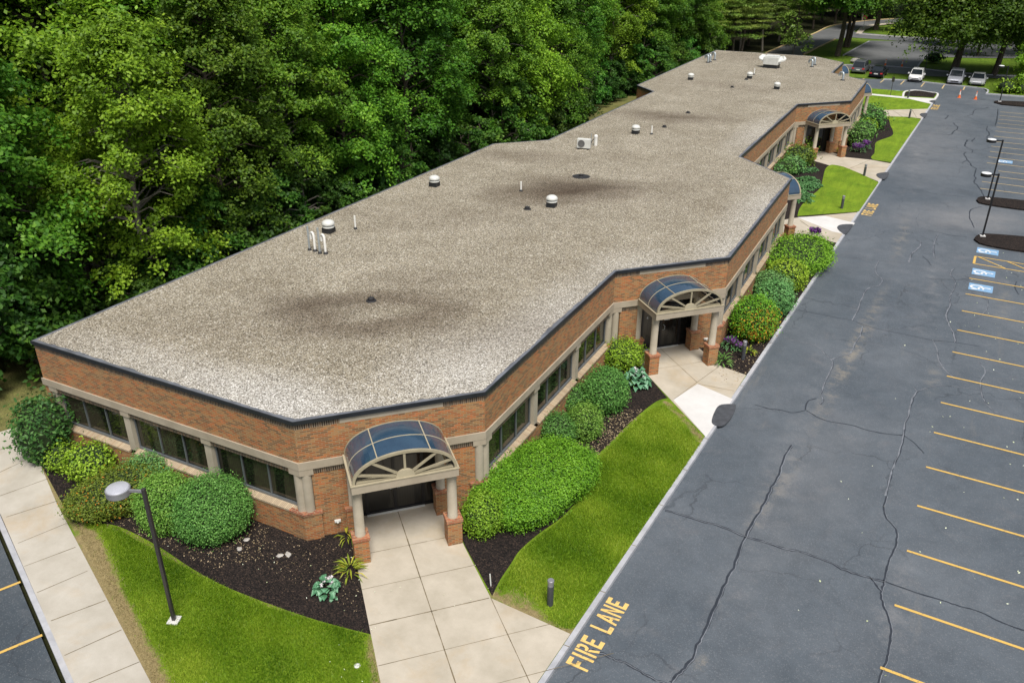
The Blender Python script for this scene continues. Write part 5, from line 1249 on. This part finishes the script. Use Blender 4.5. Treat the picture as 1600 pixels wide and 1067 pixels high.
leafy('day_lily', at(1129, 566, .1), .34, .4, 46, M_sh['mid'], 'green strappy plant in front of the right pier of the second portico', 'plant', .4, .05, 55, arch=1)
leafy('day_lily', at(1171, 550, .1), .26, .3, 40, M_daylily, 'small yellow plant right of the bollard in the mulch', 'plant', .26, .06, 56, arch=1)
leafy('flowering_perennial', at(1141, 541, .1), .55, .42, 90, M_sh['cover'], 'grey green perennial clump with purple flowers left of the bollard', 'plant', .26, .05, 58, 26, M_lav, fsize=.07)
leafy('lavender', at(1155, 547, .05), .38, .28, 50, M_sh['cover'], 'low purple flower patch just left of the bollard', 'plant', .2, .04, 59, 40, M_lav, fsize=.06)
leafy('lavender', at(1272, 372, .2), .62, .60, 110, M_sh['cover'], 'purple flower spikes between the large green mound and the third walk', 'plant', .34, .05, 60, 70, M_lav, fsize=.10)
leafy('lavender', at(1340, 236, .1), .9, .5, 90, M_sh['cover'], 'purple flower patch beside the fourth portico pier', 'plant', .34, .06, 61, 80, M_lav, fsize=.14)
leafy('lavender', at(1352, 233, .1), .5, .6, 60, M_sh['cover'], 'narrow purple flower clump at the mulch edge near the far round bushes', 'plant', .34, .06, 62, 40, M_lav, fsize=.14)
leafy('day_lily', HI.mid(2.15, .55), .42, .4, 60, M_daylily, 'yellowing plant behind the right column of the fourth portico', 'plant', .3, .07, 63, arch=1)

# ------------------------------------------------------------------ grass blades, litter, petals
def in_poly(P, poly):
    poly = np.array(poly); x, y = P[:, 0], P[:, 1]; ins = np.zeros(len(P), bool); j = len(poly)-1
    for i in range(len(poly)):
        xi, yi = poly[i]; xj, yj = poly[j]; c = ((yi > y) != (yj > y)) & (x < (xj-xi)*(y-yi)/(yj-yi+1e-12)+xi); ins ^= c; j = i
    return ins
def scatter(name, poly, n, h, w, mat, z=0.0, seed=1, flat=False, keep=None, kind='stuff', lab=None, cat=None):
    rg = np.random.default_rng(seed); poly = np.array(poly)[:, :2]; lo, hi = poly.min(0), poly.max(0)
    P = lo+rg.random((int(n*2.2), 2))*(hi-lo); P = P[in_poly(P, poly)]
    if keep is not None: P = P[keep(P, rg)]
    P = P[:n]; n = len(P)
    if flat:
        C = np.c_[P, np.full(n, z)+rg.uniform(.004, .015, n)]; V, Fq, uv = leaf_quads(C, np.tile([0, 0, 1.], (n, 1)), h, rg, .6, .35)
    else:
        a = rg.uniform(0, pi, n); hh = h*rg.uniform(.5, 1.2, n); lean = rg.normal(0, .45, (n, 2))*hh[:, None]
        dx = np.stack([np.cos(a), np.sin(a)], 1)*w/2; B = np.c_[P, np.full(n, z)]; T = np.c_[P+lean, z+hh]
        u0 = np.clip(rg.random(n)*.6+.2+.8*(snoise(np.c_[P, P[:, :1]*0], 1.3, 21)*.6+snoise(np.c_[P, P[:, :1]*0], 3.7, 22)*.5), 0, 1)
        V = np.stack([B-np.c_[dx, np.zeros(n)], B+np.c_[dx, np.zeros(n)], T+np.c_[dx*.3, np.zeros(n)], T-np.c_[dx*.3, np.zeros(n)]], 1).reshape(-1, 3)
        Fq = np.arange(n*4).reshape(-1, 4); u = np.repeat(u0, 4); uv = np.stack([u, u*0], 1)
    o = link(name, np_mesh(name, V, Fq, mat, uv)); tag(o, lab, cat, None, kind); return o
def drymask(P):
    d = np.zeros(len(P))
    for a, b, w, amt in DRY: d = np.maximum(d, amt*np.clip(1.35-seg_d(P, a, b)/w*.75, 0, 1))
    return d
LA = pxpts([(118, 822), (150, 819), (187, 825), (245, 854), (300, 890), (350, 917), (420, 945), (500, 972), (579, 994), (598, 1090), (250, 1090)])
LB = pxpts([(773, 931), (786, 905), (804, 878), (816, 860), (844, 837), (884, 808), (909, 778), (921, 752), (930, 722), (959, 692), (989, 662), (1012, 642), (1045, 628), (1101, 685), (889, 990)])
_pn = lambda P: snoise(np.c_[P, P[:, :1]*0], 1.9, 9)*.5+snoise(np.c_[P, P[:, :1]*0], 5, 10)*.4
g_ok = lambda P, rg: (drymask(P)*(1+_pn(P))+rg.normal(0, .12, len(P)) < .55) & (rg.random(len(P)) < .65+.6*_pn(P))
g_dry = lambda P, rg: drymask(P)*(1+_pn(P))+rg.normal(0, .15, len(P)) > .6
scatter('lawn_blades', LA, 95000, .075, .016, M_blade, 0, 71, keep=g_ok, lab='short mown green grass of the near lawn', cat='grass')
scatter('lawn_blades', LB, 85000, .07, .018, M_blade, 0, 72, keep=g_ok, lab='short mown green grass between the bed and the kerb', cat='grass')
scatter('dry_grass', LA, 14000, .07, .016, M_bladedry, 0, 73, keep=g_dry, lab='straw coloured dry grass along the side walk', cat='grass')
scatter('dry_grass', LB, 9000, .06, .018, M_bladedry, 0, 74, keep=g_dry, lab='straw coloured dry grass along the entrance walk and kerb', cat='grass')
scatter('leaf_litter', pxpts([(150, 820), (250, 850), (330, 890), (420, 870), (420, 820), (380, 800), (250, 800)]), 850, .055, 0, M_chip, .012, 75, True, lab='tan fallen leaves on the mulch under the round bushes', cat='leaf litter')
scatter('leaf_litter', pxpts([(880, 720), (925, 720), (960, 690), (1010, 640), (960, 640), (930, 670), (890, 700)]), 900, .06, 0, M_chip, .012, 76, True, lab='tan fallen leaves between the round bushes and the lawn', cat='leaf litter')
scatter('leaf_litter', pxpts([(300, 830), (560, 960), (560, 850), (480, 840)]), 320, .045, 0, M_chip, .012, 77, True, lab='sparse tan leaf scraps on the dark mulch', cat='leaf litter')
scatter('leaf_litter', [(kx(33)-1.2, 33), (kx(33), 33), (kx(54), 54), (kx(54)-1.6, 54)], 700, .08, 0, M_chip, .012, 78, True, lab='tan leaves on the mulch along the kerb', cat='leaf litter')
lot = [road(12, -4), road(12, 12), road(60, 12), road(60, 0)]
scatter('fallen_petals', lot, 420, .075, 0, M_petal, ROADZ+.01, 79, True, keep=lambda P, rg: rg.random(len(P)) < np.clip((P@RN+3)/9, .02, 1), lab='pale green petals scattered over the parking stalls', cat='petals')
scatter('fallen_petals', LA+LB[:3], 60, .05, 0, M_petal, .05, 80, True, lab='few pale petals on the near lawn', cat='petals')

# ------------------------------------------------------------------ trees
def tube_tree(mb, path, r0, r1, n=8):
    k = len(path); mb.tube(path, [r0+(r1-r0)*i/(k-1) for i in range(k)], n, caps=False)
def tree_proto(name, h, crown_r, crown_base, nclus, per, leaf, seed, leafmat, bark, lean=(0, 0), stems=1, style='broad', tr=.22):
    """thing > trunk (with limbs), crown; crown = leafy pads spread through an uneven volume"""
    rg = np.random.default_rng(seed); root = empty(name); mb = MB(); Vs, Fs, Us = [], [], []; off = 0
    tops = []
    for s in range(stems):
        a = rg.uniform(0, 6.28); sp = (.12*h if stems > 1 else .02*h)
        path = [Vector((lean[0]*h*t+cos(a)*sp*t**1.3+.015*h*sin(t*5+s), lean[1]*h*t+sin(a)*sp*t**1.3+.012*h*sin(t*4+s*2), h*.93*t)) for t in np.linspace(0, 1, 8)]
        path = [p+Vector((.25*s*(1-t), 0, 0)) for p, t in zip(path, np.linspace(0, 1, 8))]
        tube_tree(mb, path, tr*(.8 if stems > 1 else 1), .05); tops.append(path)
    Zs = (crown_base+(1-crown_base)*rg.random(nclus)**(.85))*h
    for i in range(nclus):
        z = Zs[i]; t = z/h; path = tops[i % stems]; q = min(6.999, t/.93*7); j = int(q); ax = path[j].lerp(path[min(7, j+1)], q-j) if t < .93 else path[-1]
        tt = (t-crown_base)/(1-crown_base)
        if style == 'pine': env = crown_r*(1-tt*.78)*rg.uniform(.35, 1.0)
        else: env = crown_r*(sin(pi*min(1, .18+tt*.80))**.7)*(.25+.75*sqrt(rg.random()))
        a = i*2.39996+rg.normal(0, .5)
        c = np.array([ax.x+env*cos(a), ax.y+env*sin(a), z+(env*.05 if style == 'pine' else -env*.12)])
        if style == 'pine': pr = rg.uniform(.8, 1.5)*crown_r/4; th = .16; m_ = per
        else: pr = rg.uniform(.7, 1.45)*crown_r/4; th = pr*.72; m_ = per
        if env > .6: tube_tree(mb, [Vector((ax.x, ax.y, z-env*.35 if style != 'pine' else z-.1)), Vector(((ax.x+c[0])/2, (ax.y+c[1])/2, z-env*.1)), Vector(c)-Vector((0, 0, th*.5))], .07 if style != 'pine' else .05, .02, 5)
        # sub-sprays: several small leafy tufts inside a pad
        nt = 10 if style != 'pine' else 6
        tc = rg.normal(0, .5, (nt, 3))*[pr, pr, th*.8]
        if style == 'pine': tc = tc*[1, 1, .3]+np.outer(rg.uniform(-.7, .8, nt), [cos(a), sin(a), .03])*pr*1.1
        k = rg.integers(0, nt, m_)
        P = tc[k]+rg.normal(0, 1, (m_, 3))*[pr*.23, pr*.23, th*.22 if style != 'pine' else .07]
        if style != 'pine': P[:, 2] -= .22*(P[:, 0]**2+P[:, 1]**2)/pr
        outw = np.array([cos(a), sin(a), 0]); N_ = np.tile([0, 0, 1.], (m_, 1))+outw*.35+P*[.3, .3, .2]/pr
        V, F_, u = leaf_quads(P+c, N_, leaf, rg, .62 if style != 'pine' else .28, .62); 
        shade = rg.uniform(0, .38); tsh = rg.uniform(-.12, .14, nt)[k]; u[:, 0] = np.clip(u[:, 0]*.62+shade+np.repeat(tsh, 4), 0, 1)
        Vs.append(V); Fs.append(F_+off); Us.append(u); off += len(V)
    mb.build('trunk', bark, root, smooth=True)
    link('crown', np_mesh('crown', np.concatenate(Vs), np.concatenate(Fs), leafmat, np.concatenate(Us)), root)
    return root
G_B = ('broadleaf trees of the wood', 'tall leafy broadleaf tree crowding the wood beyond the long roof edge', 'broadleaf tree')
G_L = ('light green trees of the wood', 'light green broadleaf tree standing out in the wood beyond the roof', 'broadleaf tree')
G_P = ('pines behind the far roof end', 'tall pine with flat layered boughs in the wood behind the far roof end', 'pine tree')
G_U = ('saplings at the edge of the wood', 'low leafy sapling thicket at the foot of the wood beside the building', 'sapling')
protos = {
 'B': [tree_proto('broadleaf_tree', 18, 4.6, .16, 104, 540, .225, 101, M_leafA, M_bark), tree_proto('broadleaf_tree', 20, 4.2, .22, 104, 540, .225, 102, M_leafA, M_bark, (.03, -.02)),
       tree_proto('broadleaf_tree', 16.5, 4.9, .14, 104, 540, .235, 103, M_leafA, M_bark, (-.03, .03), 2), tree_proto('broadleaf_tree', 19, 3.9, .30, 96, 540, .215, 104, M_leafA, M_bark_pale, (.02, .04))],
 'L': [tree_proto('broadleaf_tree', 18.5, 5.0, .20, 130, 520, .23, 105, M_leafB, M_bark), tree_proto('broadleaf_tree', 17, 4.4, .25, 115, 520, .22, 106, M_leafB, M_bark_pale, (0, .03), 2)],
 'P': [tree_proto('pine_tree', 21, 4.8, .17, 130, 320, .32, 107, M_leafP, M_bark, style='pine', tr=.26), tree_proto('pine_tree', 19, 4.4, .24, 110, 320, .30, 108, M_leafP, M_bark_pale, (.02, 0), style='pine', tr=.2)],
 'U': [tree_proto('sapling', 5.5, 2.5, .05, 42, 260, .24, 109, M_leafU, M_bark, stems=3, tr=.06), tree_proto('sapling', 4.2, 2.3, .05, 38, 260, .22, 110, M_leafU, M_bark, stems=3, tr=.05), tree_proto('sapling', 7, 2.2, .12, 44, 240, .24, 111, M_leafU, M_bark_pale, stems=2, tr=.06)],
}
GI = {'B': G_B, 'L': G_L, 'P': G_P, 'U': G_U}; used = set()
def plant(kind, k, x, y, sc=1.0, rz=None, lab=None, cat=None, grp=None, zs=None, z=-.25):
    p = protos[kind][k % len(protos[kind])]
    o = copy_tree(p) if id(p) in used else p; used.add(id(p))
    o.location = (x, y, z); o.rotation_euler = (0, 0, random.uniform(0, 6.28) if rz is None else rz); o.scale = (sc, sc, zs or sc)
    g = GI[kind]; tag(o, lab or g[1], cat or g[2], grp or g[0]); 
    if lab and not grp and 'group' in o: del o['group']
    return o
rr = random.Random(5)
# wood along the west side
ys = 10.0
def edge(y): return -32.9 + .6*sin(y*.21) + (-3.2 if 81 < y < 101 else 0) + (-1.5 if y < 24 else 0)
y = 14.0
while y < 128:
    x = edge(y)-rr.uniform(1.2, 3.0)
    if y > abs(x)*.52-1: plant('L' if rr.random() < .16 else 'B', rr.randrange(4), x, y, rr.uniform(.82, 1.05))
    y += rr.uniform(5.0, 6.6)
for row, (dx, step) in enumerate(((8.5, 6.2), (14.5, 6.8), (21, 7.6), (29, 9.0), (38, 11))):
    y = 16+row*3
    while y < 150:
        x = edge(y)-dx-rr.uniform(-1.5, 1.5)
        pale_gap = row >= 2 and 57 < y-.0*x < 76 and rr.random() < .6
        if y > abs(x)*.56-2 and not pale_gap: plant('L' if rr.random() < .2 else 'B', rr.randrange(4), x, y, rr.uniform(.9, 1.18))
        y += step*rr.uniform(.85, 1.2)
# saplings at the foot
y = 16.0
while y < 126:
    x = edge(y)+rr.uniform(-.6, .7)
    if y > abs(x)*.5-2: plant('U', rr.randrange(3), x, y, rr.uniform(.7, 1.15))
    if rr.random() < .75: plant('U', rr.randrange(3), x-rr.uniform(2, 4), y+1, rr.uniform(.8, 1.3))
    y += rr.uniform(1.9, 3.0)
# pines behind the far end of the roof
for x, y in ((-33, 131), (-37, 136), (-30, 140), (-41, 131), (-35, 146), (-29, 150), (-40, 143), (-45, 138), (-33, 156), (-38, 160), (-30, 165), (-44, 152), (-48, 146), (-36, 171), (-42, 168), (-50, 160), (-31, 178), (-27, 190), (-35, 186), (-34, 128), (-38, 126), (-31, 134), (-42, 137), (-27, 158), (-29, 170), (-46, 175), (-40, 178), (-37, 152), (-33, 148), (-24, 200), (-21, 212)):
    plant('P', rr.randrange(2), x+rr.uniform(-1, 1), y, rr.uniform(.85, 1.1))
# the wood beyond the roads, closing the view
for row, yb in enumerate((226, 234, 243, 254)):
    x = -75+row*3
    while x < 100:
        yy = yb+rr.uniform(-4, 4)+(-(x+15)*.30 if x > -10 else 0)*(1 if x < 60 else 1)
        plant('P' if rr.random() < .35 else 'B', rr.randrange(4), x, yy, rr.uniform(1.0, 1.3), grp='trees of the far wood', lab='dark tree in the far wood beyond the curving road', cat='tree'); x += rr.uniform(6.5, 9)
for x, y in ((-28, 205), (-34, 210), (-40, 200), (-48, 190), (-56, 180), (-52, 205), (-62, 196), (-26, 222), (-44, 220)):
    plant('B' if rr.random() < .5 else 'P', rr.randrange(4), x, y, rr.uniform(1.0, 1.2), grp='trees of the far wood', lab='dark tree in the far wood beyond the curving road', cat='tree')
sl = tree_proto('slender_tree', 17, 3.4, .52, 60, 420, .23, 130, M_leafA, M_bark_pale, (-.10, .02), 1, tr=.16)
for k, (px, py, lab) in enumerate(((66, 440, 'slender grey trunk leaning left at the wood edge, right of its twin'), (46, 428, 'slender grey trunk leaning left at the wood edge, left of its twin'), (808, 203, 'pale slender trunk at the wood edge above the air conditioner'),
        (902, 158, 'thin pale trunk standing near the strip of back lawn'), (628, 262, 'thin pale trunk at the wood edge behind the middle of the roof'))):
    p = at(px, py, 0); o = sl if k == 0 else copy_tree(sl); o.location = (p[0], p[1], -.25); o.rotation_euler = (0, 0, .5*k if k > 1 else .1*k); tag(o, lab, 'tree', 'slender pale trunked trees')
# named trees round the far lot
big = tree_proto('maple_tree', 17, 9.5, .38, 230, 420, .38, 120, M_leafA, M_bark, (0, .01), 2, tr=.42); big.location = (-.2, 136.5, -.1)
tag(big, 'huge spreading maple with two trunks behind the silver sport utility car', 'maple tree')
t2 = tree_proto('pine_tree', 22, 6, .42, 110, 330, .42, 121, M_leafP, M_bark, (.03, 0), style='pine', tr=.4); t2.location = (5.2, 138.5, -.1)
tag(t2, 'tall pine with a bare leaning trunk right of the huge maple', 'pine tree')
def named(kind, k, px, py, sc, lab, name=None, zs=None):
    p = at(px, py, 0); o = plant(kind, k, p[0], p[1], sc, lab=lab, grp=None, cat='tree', zs=zs); return o
t3 = tree_proto('oak_tree', 15, 6.5, .55, 110, 300, .42, 122, M_leafA, M_bark, (.0, 0), 1, tr=.45); t3.location = tuple(at(1308, 88, -.1)); tag(t3, 'single thick trunked tree on the lawn just behind the roof corner', 'tree')
t4 = tree_proto('oak_tree', 16, 6.5, .52, 120, 300, .45, 123, M_leafA, M_bark, (.02, 0), 2, tr=.42); t4.location = tuple(at(1320, 74, -.1)); tag(t4, 'twin trunked tree on the lawn beside the far empty lot', 'tree')
t5 = tree_proto('oak_tree', 15, 6.0, .45, 110, 280, .5, 124, M_leafA, M_bark, (.03, 0), 2, tr=.4); t5.location = tuple(at(1366, 47, -.1)); tag(t5, 'two leaning trunks on the island where the drive meets the curving road', 'tree')
t6 = tree_proto('young_tree', 7.5, 2.4, .2, 50, 220, .26, 125, M_leafB, M_bark, stems=2, tr=.09); t6.location = (9.3, 124.5, -.1); tag(t6, 'young light green tree at the picture edge beside the last lamp', 'young tree')
t7 = tree_proto('young_tree', 10, 3.0, .18, 40, 150, .3, 126, M_leafP, M_bark, stems=1, tr=.1); t7.location = tuple(at(1238, 88, -.1)); tag(t7, 'thin olive green tree in front of the curving road behind the roof', 'young tree')
for x, y, k, sc in ((10, 142, 'B', 1.0), (16, 150, 'B', 1.1), (3, 160, 'B', .95), (12, 163, 'P', 1.1), (-1, 172, 'B', .9), (22, 138, 'B', 1.0), (28, 146, 'P', 1.1), (20, 166, 'B', 1.1), (8, 178, 'P', 1.1), (18, 182, 'B', 1.1), (34, 140, 'B', 1.0), (2, 190, 'B', 1.1), (-6, 205, 'B', 1.0), (28, 176, 'B', 1.2), (12, 198, 'B', 1.1)):
    plant(k, rr.randrange(4), x, y, sc, grp='trees right of the huge maple', lab='shady tree in the grove behind and right of the huge maple', cat='tree')
print('objects', len(bpy.data.objects))
